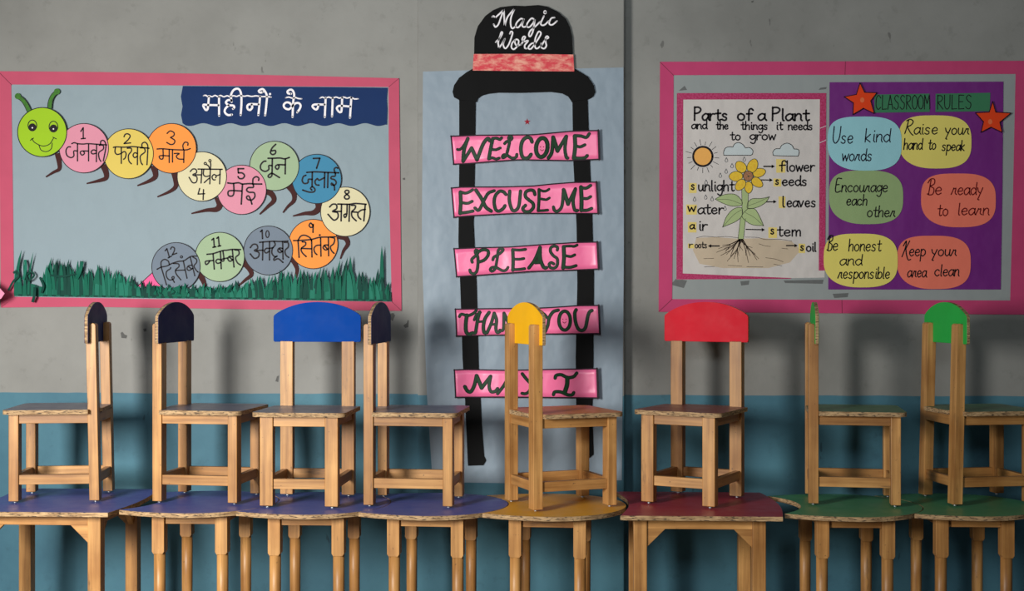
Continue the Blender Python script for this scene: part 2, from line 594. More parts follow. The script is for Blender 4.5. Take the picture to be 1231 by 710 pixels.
# ------------------------------------------------------------------ paper work on the wall
def catmull(pts, step=1.0, closed=False):
    """smooth a polyline; a doubled point makes a sharp corner"""
    segs, cur = [], [pts[0]]
    for p in pts[1:]:
        if p == cur[-1]:
            if len(cur) > 1: segs.append(cur)
            cur = [p]
        else:
            cur.append(p)
    if len(cur) > 1: segs.append(cur)
    out = []
    for s in segs:
        n = len(s)
        if n == 2 and not closed:
            out.append(s); continue
        r = []
        rng = n if closed else n - 1
        for i in range(rng):
            p1, p2 = s[i], s[(i + 1) % n]
            if closed:
                p0, p3 = s[(i - 1) % n], s[(i + 2) % n]
            else:
                p0 = s[i - 1] if i > 0 else (2 * p1[0] - p2[0], 2 * p1[1] - p2[1])
                p3 = s[i + 2] if i + 2 < n else (2 * p2[0] - p1[0], 2 * p2[1] - p1[1])
            d = math.hypot(p2[0] - p1[0], p2[1] - p1[1])
            k = max(2, min(10, int(d / step)))
            for j in range(k):
                t = j / k
                q = []
                for a in (0, 1):
                    q.append(0.5 * (2 * p1[a] + (p2[a] - p0[a]) * t + (2 * p0[a] - 5 * p1[a] + 4 * p2[a] - p3[a]) * t * t + (3 * p1[a] - p0[a] - 3 * p2[a] + p3[a]) * t ** 3))
                r.append(tuple(q))
        r.append(s[0] if closed else s[-1])
        out.append(r)
    return out

class Ink:
    """collects pen strokes (photo measures, laid on the wall plane) and builds them as one thin mesh"""
    def __init__(self, off, base=WALL_Y):
        self.off = off if callable(off) else (lambda px, py, o=off: o)
        self.base = base
        self.v, self.f = [], []
    def pt(self, px, py):
        Y = self.base - self.off(px, py)
        x, z = on_wall(px, py, Y)
        self.v.append((x, Y, z))
        return len(self.v) - 1
    def ribbon(self, pts, w0, w1=None):
        if w1 is None: w1 = w0
        n = len(pts)
        L, Rr = [], []
        for i, p in enumerate(pts):
            a, b = pts[max(0, i - 1)], pts[min(n - 1, i + 1)]
            dx, dy = b[0] - a[0], b[1] - a[1]
            d = math.hypot(dx, dy) or 1e-6
            w = (w0 + (w1 - w0) * i / max(1, n - 1)) / 2
            nx, ny = -dy / d * w, dx / d * w
            L.append(self.pt(p[0] + nx, p[1] + ny)); Rr.append(self.pt(p[0] - nx, p[1] - ny))
        for i in range(n - 1):
            self.f.append((L[i], L[i + 1], Rr[i + 1], Rr[i]))
        for p, w in ((pts[0], w0), (pts[-1], w1)):
            self.dot(p[0], p[1], w / 2, 8)
    def dot(self, px, py, r, n=12, ry=None):
        ry = ry or r
        self.f.append(tuple(self.pt(px + r * math.cos(2 * math.pi * k / n), py + ry * math.sin(2 * math.pi * k / n)) for k in range(n)))
    def poly(self, pts):
        self.f.append(tuple(self.pt(*p) for p in pts))
    def stroke(self, pts, w, w1=None, closed=False, step=1.0):
        for s in catmull(pts, step, closed):
            self.ribbon(s, w, w1)
    def ring(self, px, py, rx, ry, w, n=40):
        p = [(px + rx * math.cos(2 * math.pi * k / n), py + ry * math.sin(2 * math.pi * k / n)) for k in range(n + 1)]
        self.ribbon(p, w)
    def build(self, name, mat, parent=None):
        off = parent_origin(parent)
        me = bpy.data.meshes.new(name)
        bm = bmesh.new()
        vv = [bm.verts.new((x - off[0], y - off[1], z - off[2])) for x, y, z in self.v]
        for f in self.f:
            try: bm.faces.new([vv[i] for i in f])
            except ValueError: pass
        for f in bm.faces:
            f.normal_update()
            if f.normal.y > 0: f.normal_flip()
        bmesh.ops.triangulate(bm, faces=[f for f in bm.faces if len(f.verts) > 4])
        bm.to_mesh(me); bm.free()
        return link(name, me, mat, parent)

def parent_origin(p):
    o = Vector((0, 0, 0))
    while p is not None:
        o += p.location; p = p.parent
    return o

def sheet(name, pts, off, mat, parent=None, base=WALL_Y, thick=0.0012, flat=False):
    """a piece of paper or card cut to an outline, standing `off` in front of the wall"""
    offf = off if callable(off) else (lambda px, py: off)
    front = []
    for px, py in pts:
        Y = base - offf(px, py)
        x, z = on_wall(px, py, Y)
        front.append(Vector((x, Y, z)))
    if parent is None:
        org = sum(front, Vector()) / len(front)
    else:
        org = parent_origin(parent)
    bm = bmesh.new()
    A = [bm.verts.new(p - org) for p in front]
    B = [bm.verts.new(p - org + Vector((0, thick, 0))) for p in front]
    n = len(A)
    bm.faces.new(A); bm.faces.new(B[::-1])
    for i in range(n):
        bm.faces.new((A[i], B[i], B[(i + 1) % n], A[(i + 1) % n]))
    bm.normal_update()
    bmesh.ops.triangulate(bm, faces=[f for f in bm.faces if len(f.verts) > 4])
    o = from_bm(name, bm, mat, parent, org if parent is None else (0, 0, 0))
    return o

def disc_pts(cx, cy, r, n=48, ry=None):
    ry = ry or r
    return [(cx + r * math.cos(2 * math.pi * k / n), cy + ry * math.sin(2 * math.pi * k / n)) for k in range(n)]

def crop(x0, y0, s, strokes):
    return [[(x0 + x / s, y0 + y / s) for x, y in st] for st in strokes]

K_BLACK = ink('black_marker', (22, 16, 22))
K_NAVY = ink('navy_marker', (24, 20, 44))
K_WHITE = ink('white_paint_marker', (236, 232, 236))
K_RED = ink('dark_red_marker', (110, 14, 16))

# ---- left board -------------------------------------------------------------
PINK = paper('pink_border_paper', (188, 80, 106), 0.12, 0.12)
board = sheet('display_board', [(8, 95), (474, 99), (477, 367), (8, 362)], 0.003, paper('pale_blue_chart_paper', (140, 156, 164), 0.45, 0.04), thick=0.0028)
tag(board, 'pale blue paper display board with a pink border, left of the pillar', 'display board', 'pink bordered display boards')
B = 0.0045
sheet('border_strip', [(-4, 85.5), (120, 86.5), (240, 88.5), (360, 91), (479.7, 94), (468, 104.5), (360, 103.8), (200, 102.5), (14, 101.5)], B, PINK, board)
sheet('border_strip', [(-3, 85.5), (13.5, 102), (15, 200), (17, 357), (1, 369), (0, 240)], B + 0.0004, PINK, board)
sheet('border_strip', [(17.5, 356.5), (200, 359.5), (471, 362.5), (482.7, 373.5), (300, 371.5), (100, 368.5), (1, 369.5)], B, PINK, board)
sheet('border_strip', [(479.7, 94), (482.7, 373), (471, 362.5), (467.5, 220), (467, 104.5)], B + 0.0004, PINK, board)

# title
tb = [(219.8, 103.3), (300, 103.8), (400, 104.6), (466, 105.4), (465, 118), (465.6, 133), (465, 149.8)]
x = 463.0
k = 0
while x > 222:
    tb.append((x, 149.6 + 1.7 * math.sin(k * 0.62))); x -= 3.2; k += 1
tb += [(219.5, 148), (217.6, 138), (219.4, 128), (217.4, 116)]
title = sheet('title_banner', tb, 0.0068, paper('dark_blue_paper', (12, 44, 92), 0.12, 0.12))
tag(title, 'dark blue scalloped paper banner with white Hindi lettering at the top of the left board', 'banner')
ik = Ink(0.0074)
s1 = crop(235, 100, 12.31, [
    [(200, 190), (188, 320), (178, 385), (150, 395), (115, 322), (190, 322), (340, 325)], [(348, 200), (350, 480)],
    [(535, 275), (525, 180), (560, 105), (610, 80), (650, 95), (675, 160), (680, 300), (668, 470)],
    [(535, 250), (480, 250), (450, 285), (490, 322), (560, 330), (575, 355), (555, 378)], [(490, 325), (440, 380), (435, 430), (480, 470), (540, 465)],
    [(935, 312), (800, 310), (765, 345), (780, 388), (810, 395), (840, 360), (832, 315)], [(955, 195), (945, 330), (930, 470)],
    [(1000, 128), (960, 138), (935, 115), (970, 90), (1010, 95), (1055, 180), (1050, 300), (1030, 475)]])
s2 = crop(335, 100, 12.31, [
    [(185, 155), (140, 150), (130, 120), (170, 95), (205, 105), (230, 170), (215, 280), (205, 500)],
    [(205, 340), (150, 385), (90, 365), (75, 320), (110, 285), (160, 290), (205, 330), (250, 295), (300, 295), (325, 330), (310, 380), (275, 430)],
    [(680, 315), (530, 315), (500, 345), (540, 385), (570, 380), (590, 320)], [(695, 215), (690, 340), (682, 500)], [(800, 220), (790, 490)],
    [(940, 215), (935, 340), (925, 425), (890, 420), (860, 370), (885, 338), (940, 335), (1060, 345)], [(1075, 215), (1065, 360), (1055, 510)]])
for s in s1 + s2: ik.stroke(s, 2.5)
for s in crop(235, 100, 12.31, [[(120, 185), (150, 178), (190, 200), (215, 188), (245, 200), (290, 180), (330, 197), (370, 180), (420, 200), (470, 185), (510, 200), (560, 185), (610, 195), (650, 180), (720, 192), (770, 184), (830, 195), (900, 186), (960, 196), (1060, 198), (1120, 205)]]) + \
         crop(335, 100, 12.31, [[(105, 215), (150, 205), (200, 220), (250, 212), (290, 226), (340, 230)], [(610, 220), (650, 205), (690, 222), (740, 205), (790, 220), (850, 205), (900, 220), (960, 205), (1010, 220), (1070, 208), (1120, 232), (1175, 230)]]):
    ik.stroke(s, 1.6)
ik.dot(235 + 1103 / 12.31, 100 + 160 / 12.31, 1.4)
ik.build('lettering', K_WHITE, title)

# caterpillar
BROWN = paper('brown_leg_paper', (62, 26, 24), 0.1, 0.15)
def paper_leg(parent, pts, w0, w1, off):
    """a small bent leg cut from brown paper, tapering to the foot"""
    c = catmull(pts, 1.5)[0]
    n = len(c)
    L, R_ = [], []
    for i, p in enumerate(c):
        a, b = c[max(0, i - 1)], c[min(n - 1, i + 1)]
        dx, dy = b[0] - a[0], b[1] - a[1]
        d = math.hypot(dx, dy) or 1
        t = i / (n - 1)
        w = (w0 * (1 - t) + w1 * t) / 2
        L.append((p[0] - dy / d * w, p[1] + dx / d * w)); R_.append((p[0] + dy / d * w, p[1] - dx / d * w))
    return sheet('leg', L + R_[::-1], off, BROWN, parent, thick=0.0008)

head = sheet('caterpillar_head', disc_pts(50.6, 158.7, 29.9), 0.0150, paper('lime_green_card', (150, 190, 32), 0.06, 0.06))
tag(head, 'lime green smiling caterpillar face with two antennae at the upper left of the board', 'paper cutout')
ik = Ink(0.0156)
ik.ring(50.6, 158.7, 29.5, 29.5, 1.0, 60)
for s in crop(10, 100, 7.1, [[(200, 470), (225, 505), (290, 535), (350, 520), (385, 470)], [(188, 487), (215, 468)], [(380, 460), (410, 475)], [(262, 530), (280, 570), (325, 583), (365, 560), (375, 510)]]):
    ik.stroke(s, 1.0)
ik.build('smile', K_BLACK, head)
for ex, ey in ((205, 360), (385, 370)):
    px, py = 10 + ex / 7.1, 100 + ey / 7.1
    ey_ = Ink(0.0156); ey_.ring(px, py, 5.2, 6.5, 1.1, 30)
    eo = ey_.build('eye', K_BLACK, head)
    pu = Ink(0.0159); pu.dot(px, py + 2.0, 4.5, 24)
    pu.build('pupil', K_BLACK, eo)
    hl = Ink(0.0162); hl.dot(px, py + 2.8, 0.9, 10)
    hl.build('highlight', K_WHITE, eo)
GRNA = crayon('antenna_green_crayon', (52, 116, 16), (36, 88, 14))
for pts, knob in (([(180, 240), (150, 180), (120, 140), (80, 112)], (80, 110)), ([(352, 215), (358, 160), (378, 110), (415, 70)], (415, 70))):
    c = catmull([(10 + a / 7.1, 100 + b / 7.1) for a, b in pts], 1.2)[0]
    L, R_ = [], []
    for i, p in enumerate(c):
        a, b = c[max(0, i - 1)], c[min(len(c) - 1, i + 1)]
        dx, dy = b[0] - a[0], b[1] - a[1]; d = math.hypot(dx, dy) or 1
        w = 2.7 - 0.5 * i / len(c)
        L.append((p[0] - dy / d * w, p[1] + dx / d * w)); R_.append((p[0] + dy / d * w, p[1] - dx / d * w))
    an = sheet('antenna', L + R_[::-1], 0.0136, GRNA, head, thick=0.0008)
    kx, ky = 10 + knob[0] / 7.1, 100 + knob[1] / 7.1
    sheet('antenna_tip', disc_pts(kx, ky, 3.6, 20), 0.0143, GRNA, an, thick=0.0008)
    ik = Ink(0.0141); ik.ribbon(L, 0.7); ik.ribbon(R_, 0.7); ik.build('antenna_outline', K_BLACK, an)
paper_leg(head, [(69, 184), (71, 195), (71, 203), (64, 207), (55, 212.5)], 7, 1.5, 0.0078)

C_PINK = paper('pink_card', (210, 138, 158), 0.08, 0.07)
C_YEL = paper('yellow_card', (212, 188, 92), 0.06, 0.05)
C_ORG = paper('orange_card', (244, 146, 66), 0.08, 0.07)
C_CRM = paper('cream_card', (212, 204, 166), 0.08, 0.05)
C_GRN = paper('pale_green_card', (154, 176, 142), 0.08, 0.07)
C_BLU = paper('teal_blue_card', (62, 130, 164), 0.08, 0.07)
C_GRY = paper('slate_grey_card', (112, 124, 138), 0.10, 0.08)

# name, centre, radius, card, words, crop origin, strokes, circles, legs
def month(cx, cy, r, mat, off, label, org, words, circ=(), legs=(), w=1.65):
    o = sheet('month_disc', disc_pts(cx, cy, r), off, mat, thick=0.0005)
    tag(o, label, 'paper disc', 'paper discs of the caterpillar body')
    ik = Ink(off + 0.0002)
    ik.ring(cx, cy, r - 0.4, r - 0.4, 0.9, 60)
    ik.build('outline', K_BLACK, o)
    ik = Ink(off + 0.0003)
    for s in crop(org[0], org[1], 10.143, words):
        ik.stroke(s, w, step=0.9)
    for (x, y, rx, ry, filled) in circ:
        px, py = org[0] + x / 10.143, org[1] + y / 10.143
        if filled: ik.dot(px, py, rx / 10.143)
        else: ik.ring(px, py, rx / 10.143, ry / 10.143, w * 0.8, 18)
    ik.build('lettering', K_BLACK, o)
    for pts, w0, w1 in legs:
        paper_leg(o, pts, w0, w1, 0.0072)
    return o

month(100.8, 178, 30, C_PINK, 0.0142, 'pink disc with 1 and Hindi lettering beside the green caterpillar face', (70, 145), [
    [(275, 130), (305, 85), (305, 85), (305, 215)], [(280, 220), (330, 215)],
    [(165, 280), (195, 268), (240, 280), (300, 285), (360, 280), (440, 285), (520, 290), (590, 295)],
    [(235, 285), (235, 490)], [(235, 370), (190, 370), (190, 430), (150, 450), (105, 420), (95, 360), (120, 320), (150, 320)],
    [(370, 290), (370, 490)], [(370, 370), (285, 370), (268, 390), (290, 420), (320, 400), (310, 375)],
    [(468, 290), (465, 500)], [(465, 370), (430, 355), (400, 380), (420, 405), (465, 395)],
    [(500, 300), (545, 300), (550, 345), (495, 390), (500, 460), (520, 495)], [(515, 290), (520, 250), (550, 240), (575, 270), (580, 330), (550, 490)]],
    legs=[([(124, 198), (127.5, 208), (127, 214), (119, 217), (104, 220.5)], 8, 1.5)])
month(154.5, 184.7, 30.3, C_YEL, 0.0134, 'yellow disc with 2 and Hindi lettering between a pink and an orange disc', (120, 150), [
    [(295, 145), (310, 115), (345, 110), (370, 135), (350, 175), (295, 228), (295, 228), (375, 220)],
    [(165, 275), (200, 268), (300, 272), (400, 265), (500, 275), (600, 285)],
    [(190, 275), (185, 330), (210, 360), (260, 350)], [(262, 275), (262, 470)], [(262, 345), (300, 325), (320, 350), (310, 400), (290, 420)],
    [(335, 285), (380, 285), (385, 320), (350, 370), (355, 440), (385, 475)],
    [(460, 275), (458, 485)], [(458, 350), (425, 340), (405, 370), (425, 400), (458, 380)],
    [(495, 280), (540, 285), (550, 330), (495, 380), (500, 450), (520, 485)], [(515, 280), (515, 230), (550, 212), (580, 240), (585, 300), (575, 485)]],
    legs=[([(184, 199), (186.5, 207), (186, 213), (178, 218), (165, 223)], 8, 1.5)])
month(206.1, 178.2, 30.2, C_ORG, 0.0126, 'orange disc with 3 and Hindi lettering below the corner of the blue title banner', (175, 145), [
    [(262, 155), (300, 125), (345, 145), (345, 180), (305, 205), (305, 205), (355, 240), (345, 280), (305, 290), (258, 265)],
    [(140, 345), (200, 342), (300, 350), (400, 355), (500, 355), (545, 340)],
    [(212, 345), (215, 420), (210, 465), (180, 465), (165, 435), (200, 425), (290, 430)], [(288, 350), (288, 510)], [(328, 355), (328, 505)],
    [(350, 400), (410, 400), (375, 430), (400, 465), (465, 470)], [(468, 355), (465, 510)], [(462, 350), (455, 300), (480, 262), (515, 270), (515, 300)]],
    legs=[([(209, 206), (211, 216), (211, 224), (204, 230), (189, 236.5)], 7.5, 1.5)])
month(242.7, 212, 30, C_CRM, 0.0118, 'cream disc with 4 below its Hindi lettering', (208, 178), [
    [(305, 255), (600, 258)], [(210, 285), (240, 255), (280, 260), (285, 300), (240, 325), (290, 350), (285, 410), (240, 420), (195, 355)], [(270, 325), (345, 325)], [(352, 255), (342, 425)],
    [(375, 258), (370, 320), (400, 345), (450, 335)], [(455, 258), (448, 435)], [(448, 360), (380, 420)],
    [(450, 255), (430, 215), (403, 198)], [(455, 255), (460, 200), (455, 168)],
    [(575, 320), (530, 335), (500, 320), (475, 350), (490, 385), (515, 385)], [(530, 335), (520, 360)], [(575, 260), (568, 435)],
    [(325, 490), (305, 560), (305, 560), (385, 555)], [(372, 505), (367, 625)]],
    circ=[(393, 187, 14, 14, 0), (450, 152, 14, 14, 0)],
    legs=[([(262, 237), (264, 246), (260, 251.5), (248, 252.5), (230, 256.5)], 9, 1.5)])
month(290.5, 228, 30, C_PINK, 0.0110, 'pink disc with 5 and large Hindi lettering beside the cream disc', (258, 193), [
    [(355, 98), (285, 98), (285, 98), (290, 150), (290, 150), (335, 150), (365, 180), (345, 215), (305, 218), (285, 195)],
    [(160, 272), (220, 278), (290, 270), (340, 285), (420, 280), (500, 285), (575, 285)],
    [(232, 280), (235, 390), (215, 430), (170, 425), (165, 380), (200, 365), (330, 370)], [(340, 285), (325, 530)],
    [(470, 285), (470, 325), (410, 330), (390, 360), (420, 385), (480, 390), (490, 440), (450, 480), (400, 470), (390, 440), (415, 430), (440, 480), (455, 530)],
    [(465, 285), (470, 220), (510, 195), (540, 215), (535, 240)]], w=2.0,
    legs=[([(319, 228), (327, 234), (329, 241), (322, 248), (312, 257.5)], 8, 1.5)])
month(329.8, 199.3, 30, C_GRN, 0.0103, 'pale green disc with 6, highest disc in the right half of the row', (297, 165), [
    [(350, 85), (305, 130), (285, 185), (310, 210), (345, 195), (345, 160), (300, 165)],
    [(255, 255), (320, 255), (400, 252), (460, 262), (515, 245)],
    [(308, 260), (305, 430)], [(305, 345), (265, 345), (265, 390), (220, 415), (170, 390), (165, 340), (200, 295), (230, 290)],
    [(305, 430), (300, 470), (275, 490), (255, 475), (275, 450), (310, 440), (395, 490)],
    [(468, 260), (465, 445)], [(465, 335), (370, 335), (345, 365), (370, 390), (390, 360), (385, 340)]], w=2.0,
    legs=[([(347, 223), (353, 232), (353, 241), (346, 248), (340, 255.5)], 8, 1.5)])
month(380.7, 214.9, 30, C_BLU, 0.0096, 'teal blue disc with 7 and Hindi lettering', (349, 180), [
    [(280, 105), (360, 102), (360, 102), (320, 225)], [(200, 275), (300, 268), (450, 275), (590, 280)],
    [(268, 275), (265, 450)], [(265, 360), (220, 360), (215, 400), (170, 410), (145, 375), (160, 325), (190, 310)],
    [(262, 490), (245, 470), (270, 450), (300, 480), (290, 510), (230, 515), (150, 490)],
    [(415, 340), (350, 370), (330, 350), (300, 385), (315, 425), (350, 430)], [(420, 280), (415, 460)], [(460, 280), (455, 460)],
    [(550, 285), (545, 320), (505, 325), (495, 350), (540, 365), (560, 400), (540, 430), (500, 425), (505, 405), (535, 440), (540, 490)], [(545, 280), (535, 235), (560, 215), (580, 225)]], w=2.0,
    legs=[([(383, 243), (383, 250), (377, 255.5), (366, 256.5), (352, 259.5)], 9, 1.5)])
month(415, 254.3, 30, C_CRM, 0.0089, 'cream disc with 8, farthest right of the discs', (380, 220), [
    [(375, 135), (350, 110), (365, 88), (395, 92), (400, 115), (375, 135), (345, 165), (360, 192), (395, 190), (405, 165), (375, 135)],
    [(265, 255), (400, 258), (480, 248), (610, 258)],
    [(165, 290), (200, 258), (245, 262), (250, 310), (200, 345), (260, 360), (265, 420), (215, 450), (145, 380)], [(230, 345), (305, 345)], [(310, 258), (305, 460)],
    [(378, 258), (375, 370), (360, 415), (345, 415), (340, 385), (365, 375)], [(408, 258), (402, 465)],
    [(430, 270), (480, 275), (470, 315), (435, 350), (440, 410), (490, 460)], [(440, 350), (500, 355)],
    [(600, 320), (550, 330), (510, 365), (515, 410), (545, 440)], [(600, 258), (582, 460)]], w=2.0,
    legs=[([(406, 283), (415, 286), (418, 293), (413, 301), (409, 311)], 8, 1.5)])
month(376.5, 293.2, 30, C_ORG, 0.0080, 'orange disc with 9 standing behind the paper grass', (342, 258), [
    [(345, 130), (320, 100), (300, 130), (320, 155), (345, 145), (350, 110), (347, 215)],
    [(110, 315), (200, 312), (330, 300), (430, 275), (540, 272), (620, 268)],
    [(165, 315), (178, 520)], [(165, 310), (200, 260), (250, 250), (310, 280), (330, 320)],
    [(215, 330), (255, 335), (255, 370), (205, 410), (215, 460), (265, 510)], [(205, 410), (330, 415)], [(330, 305), (335, 515)],
    [(440, 370), (390, 375), (360, 410), (370, 460), (395, 485)], [(440, 285), (445, 505)],
    [(535, 275), (538, 500)], [(535, 370), (490, 370), (470, 400), (500, 430), (535, 415)], [(490, 380), (520, 415)],
    [(560, 275), (610, 290), (600, 350), (560, 390), (575, 440), (605, 470)]], circ=[(430, 248, 14, 14, 1)], w=1.85,
    legs=[([(349, 308), (354, 316), (357, 324), (355, 334)], 7, 3)])
month(322.5, 300.9, 29.8, C_GRY, 0.0088, 'slate grey disc with 10 beside the lower orange disc', (287, 266), [
    [(265, 125), (285, 105), (285, 105), (290, 210)],
    [(255, 255), (330, 248), (420, 242), (500, 245), (600, 240)],
    [(140, 320), (175, 280), (220, 285), (230, 330), (190, 355), (245, 380), (240, 430), (190, 450), (140, 395)], [(220, 355), (295, 350)], [(295, 250), (290, 470)],
    [(375, 250), (375, 470)], [(375, 330), (335, 330), (312, 360), (335, 385), (375, 360)], [(375, 330), (420, 320)],
    [(430, 245), (445, 285), (410, 330), (405, 390), (440, 430), (470, 420), (430, 450), (430, 475), (480, 455), (540, 500)],
    [(535, 245), (540, 460)], [(535, 330), (495, 325), (475, 355), (500, 380), (535, 365)], [(495, 335), (525, 365)],
    [(555, 255), (600, 260), (605, 310), (565, 355), (575, 410), (610, 440)]], circ=[(350, 155, 20, 42, 0)], w=1.85,
    legs=[([(291, 314), (299, 322), (302, 330), (295, 336), (287, 343)], 8, 1.5)])
month(264.2, 308.7, 30, C_GRN, 0.0096, 'pale green disc with 11 between the two slate grey discs', (230, 274), [
    [(250, 145), (272, 125), (272, 125), (280, 230)], [(262, 235), (300, 228)], [(310, 125), (330, 108), (330, 108), (340, 215)], [(325, 222), (358, 215)],
    [(190, 320), (270, 310), (380, 275), (430, 270), (500, 260), (600, 262)],
    [(265, 395), (200, 400), (170, 410), (180, 445), (205, 430), (225, 400)], [(265, 315), (280, 500)],
    [(355, 290), (365, 495)], [(355, 385), (320, 380), (298, 405), (320, 430), (358, 420)],
    [(385, 280), (395, 350), (395, 400), (370, 400), (375, 380), (440, 365)],
    [(500, 265), (520, 475)], [(505, 350), (465, 345), (445, 375), (470, 405), (510, 385)], [(465, 355), (500, 385)],
    [(530, 265), (575, 275), (580, 320), (540, 360), (560, 420), (600, 450)]], w=1.85,
    legs=[([(239, 328), (244, 337), (247, 346)], 8, 4)])
month(211.5, 320.5, 29.5, C_GRY, 0.0104, 'slate grey disc with 12 at the tail of the caterpillar', (178, 284), [
    [(208, 175), (230, 150), (230, 150), (260, 255)], [(245, 262), (285, 240)], [(275, 155), (290, 130), (320, 140), (320, 175), (295, 225), (295, 225), (350, 205)],
    [(110, 400), (160, 375), (230, 360), (290, 330), (370, 305), (440, 295), (520, 245), (600, 240)],
    [(160, 375), (225, 590)], [(160, 375), (160, 310), (200, 280), (245, 300), (260, 345)],
    [(275, 380), (270, 395), (225, 430), (225, 490), (260, 530), (310, 520), (315, 490), (290, 500), (320, 560)],
    [(310, 330), (370, 335), (375, 370), (335, 410), (345, 460), (400, 530)], [(340, 415), (445, 410)], [(430, 300), (475, 510)],
    [(515, 255), (570, 480)], [(535, 350), (490, 360), (475, 395), (500, 415), (545, 390)], [(495, 370), (530, 395)],
    [(545, 250), (590, 280), (590, 320), (560, 360), (585, 410), (610, 435)]], circ=[(407, 250, 13, 13, 0)], w=1.6)
tail = sheet('paper_tail', [(165, 344), (183, 327), (194, 344.5)], 0.0062, paper('hot_pink_card', (236, 96, 150), 0.05, 0.05))
tag(tail, 'small hot pink paper triangle, the tail beside the slate grey disc', 'paper cutout')
ik = Ink(0.0068); ik.ribbon([(165.5, 343.6), (183, 327.6)], 0.9); ik.ribbon([(183, 327.6), (193.5, 344)], 0.9); ik.build('outline', K_BLACK, tail)

# paper grass: a fringed strip of green paper, its blades bent off the wall
def grass():
    bm = bmesh.new()
    rng = random.Random(3)
    def v(px, py, off):
        Y = WALL_Y - off
        x, z = on_wall(px, py, Y)
        return bm.verts.new((x, Y, z))
    def base_y(px): return 355.5 + (px - 17) * 0.0145
    def band(px): return base_y(px) - 13 - 2 * math.sin(px * 0.21)
    xs = [17 + i * (470 - 17) / 90 for i in range(91)]
    A = [v(px, base_y(px), 0.0135 + 0.002 * math.sin(px * 0.5)) for px in xs]
    Bv = [v(px, band(px), 0.0140 + 0.003 * math.sin(px * 0.37)) for px in xs]
    for i in range(90):
        f = bm.faces.new((A[i], A[i + 1], Bv[i + 1], Bv[i])); f.material_index = i % 2
    def top(px):
        k = [(17, 318), (40, 325), (60, 314), (90, 312), (130, 322), (160, 332), (185, 341), (240, 342), (290, 338), (330, 328), (360, 324), (395, 322), (420, 318), (445, 330), (470, 330)]
        for (a, ya), (b, yb) in zip(k, k[1:]):
            if a <= px <= b: return ya + (yb - ya) * (px - a) / (b - a)
        return 330
    def blade(px, w, ty, lean, off0, off1, mi):
        by = base_y(px) - 2
        h = by - ty
        n = 5
        Lv, Rv = [], []
        for i in range(n):
            t = i / n
            x = px + lean * t * t
            y = by - h * t
            ww = w * (1 - t * t * 0.75) / 2
            o = off0 + (off1 - off0) * t * t
            Lv.append(v(x - ww, y, o)); Rv.append(v(x + ww, y, o + 0.001))
        tip = v(px + lean, ty, off1)
        for i in range(n - 1):
            f = bm.faces.new((Lv[i], Rv[i], Rv[i + 1], Lv[i + 1])); f.material_index = mi
        f = bm.faces.new((Lv[-1], Rv[-1], tip)); f.material_index = mi
    px = 19.0
    while px < 468:
        if not 24 < px < 50:
            blade(px, rng.uniform(3.0, 6.5), top(px) + rng.uniform(-3, 11), rng.uniform(-4, 5), 0.015 + rng.uniform(0, 0.003), 0.016 + rng.uniform(0.0, 0.016), rng.choice((0, 0, 1, 2)))
        px += rng.uniform(1.6, 3.0)
    # the tall ones
    for a in ((19, 5, 300, 7, 0.03), (30, 3.5, 312, -2, 0.025), (34, 3, 303, 6, 0.028), (56, 5, 309, 6, 0.02), (66, 5, 310, 4, 0.02), (78, 5, 311, 5, 0.02), (96, 5, 312, 4, 0.03),
              (412, 6, 309, 6, 0.025), (422, 6, 307, -1, 0.03), (404, 5, 312, 5, 0.02), (459, 6, 295, 0, 0.025), (452, 5, 322, 3, 0.02), (438, 5, 326, -3, 0.03), (336, 5, 325, 3, 0.02)):
        blade(a[0], a[1], a[2], a[3], 0.016, a[4], rng.choice((0, 1)))
    # curled ribbons at the left end
    def curl(c, w, mi, o0):
        pts = catmull(c, 1.5)[0]
        n = len(pts); L, R_ = [], []
        for i, p in enumerate(pts):
            a, b = pts[max(0, i - 1)], pts[min(n - 1, i + 1)]
            dx, dy = b[0] - a[0], b[1] - a[1]; d = math.hypot(dx, dy) or 1
            o = o0 + 0.010 * math.sin(math.pi * i / n)
            L.append(v(p[0] - dy / d * w / 2, p[1] + dx / d * w / 2, o)); R_.append(v(p[0] + dy / d * w / 2, p[1] - dx / d * w / 2, o + 0.002))
        for i in range(n - 1):
            f = bm.faces.new((L[i], R_[i], R_[i + 1], L[i + 1])); f.material_index = mi
    curl([(10, 349), (16, 338), (22, 332), (20, 326), (16, 328)], 2.6, 1, 0.020)
    curl([(36, 327), (31, 331), (34, 337), (41, 331), (38, 326)], 2.4, 1, 0.022)
    curl([(30, 312), (31, 322), (28, 336)], 3, 2, 0.022)
    curl([(42, 345), (41, 356), (39, 363)], 3.4, 1, 0.022)
    curl([(48, 333), (52, 343), (50, 352)], 2.8, 1, 0.022)
    curl([(55, 330), (75, 332), (92, 329)], 2.2, 1, 0.020)
    curl([(92, 335), (96, 326), (99, 314)], 4.0, 0, 0.024)
    org = Vector((sum(q.co.x for q in bm.verts), sum(q.co.y for q in bm.verts), sum(q.co.z for q in bm.verts))) / len(bm.verts)
    for q in bm.verts: q.co -= org
    o = from_bm('paper_grass', bm, [paper('green_crepe', (12, 94, 74), 0.5, 0.2), paper('deep_green_crepe', (8, 64, 54), 0.5, 0.2), paper('light_green_crepe', (30, 112, 92), 0.5, 0.2)], None, org)
    md = o.modifiers.new('thickness', 'SOLIDIFY'); md.thickness = 0.0006
    return tag(o, 'fringed green paper grass along the bottom of the left board', 'paper grass')
grass()

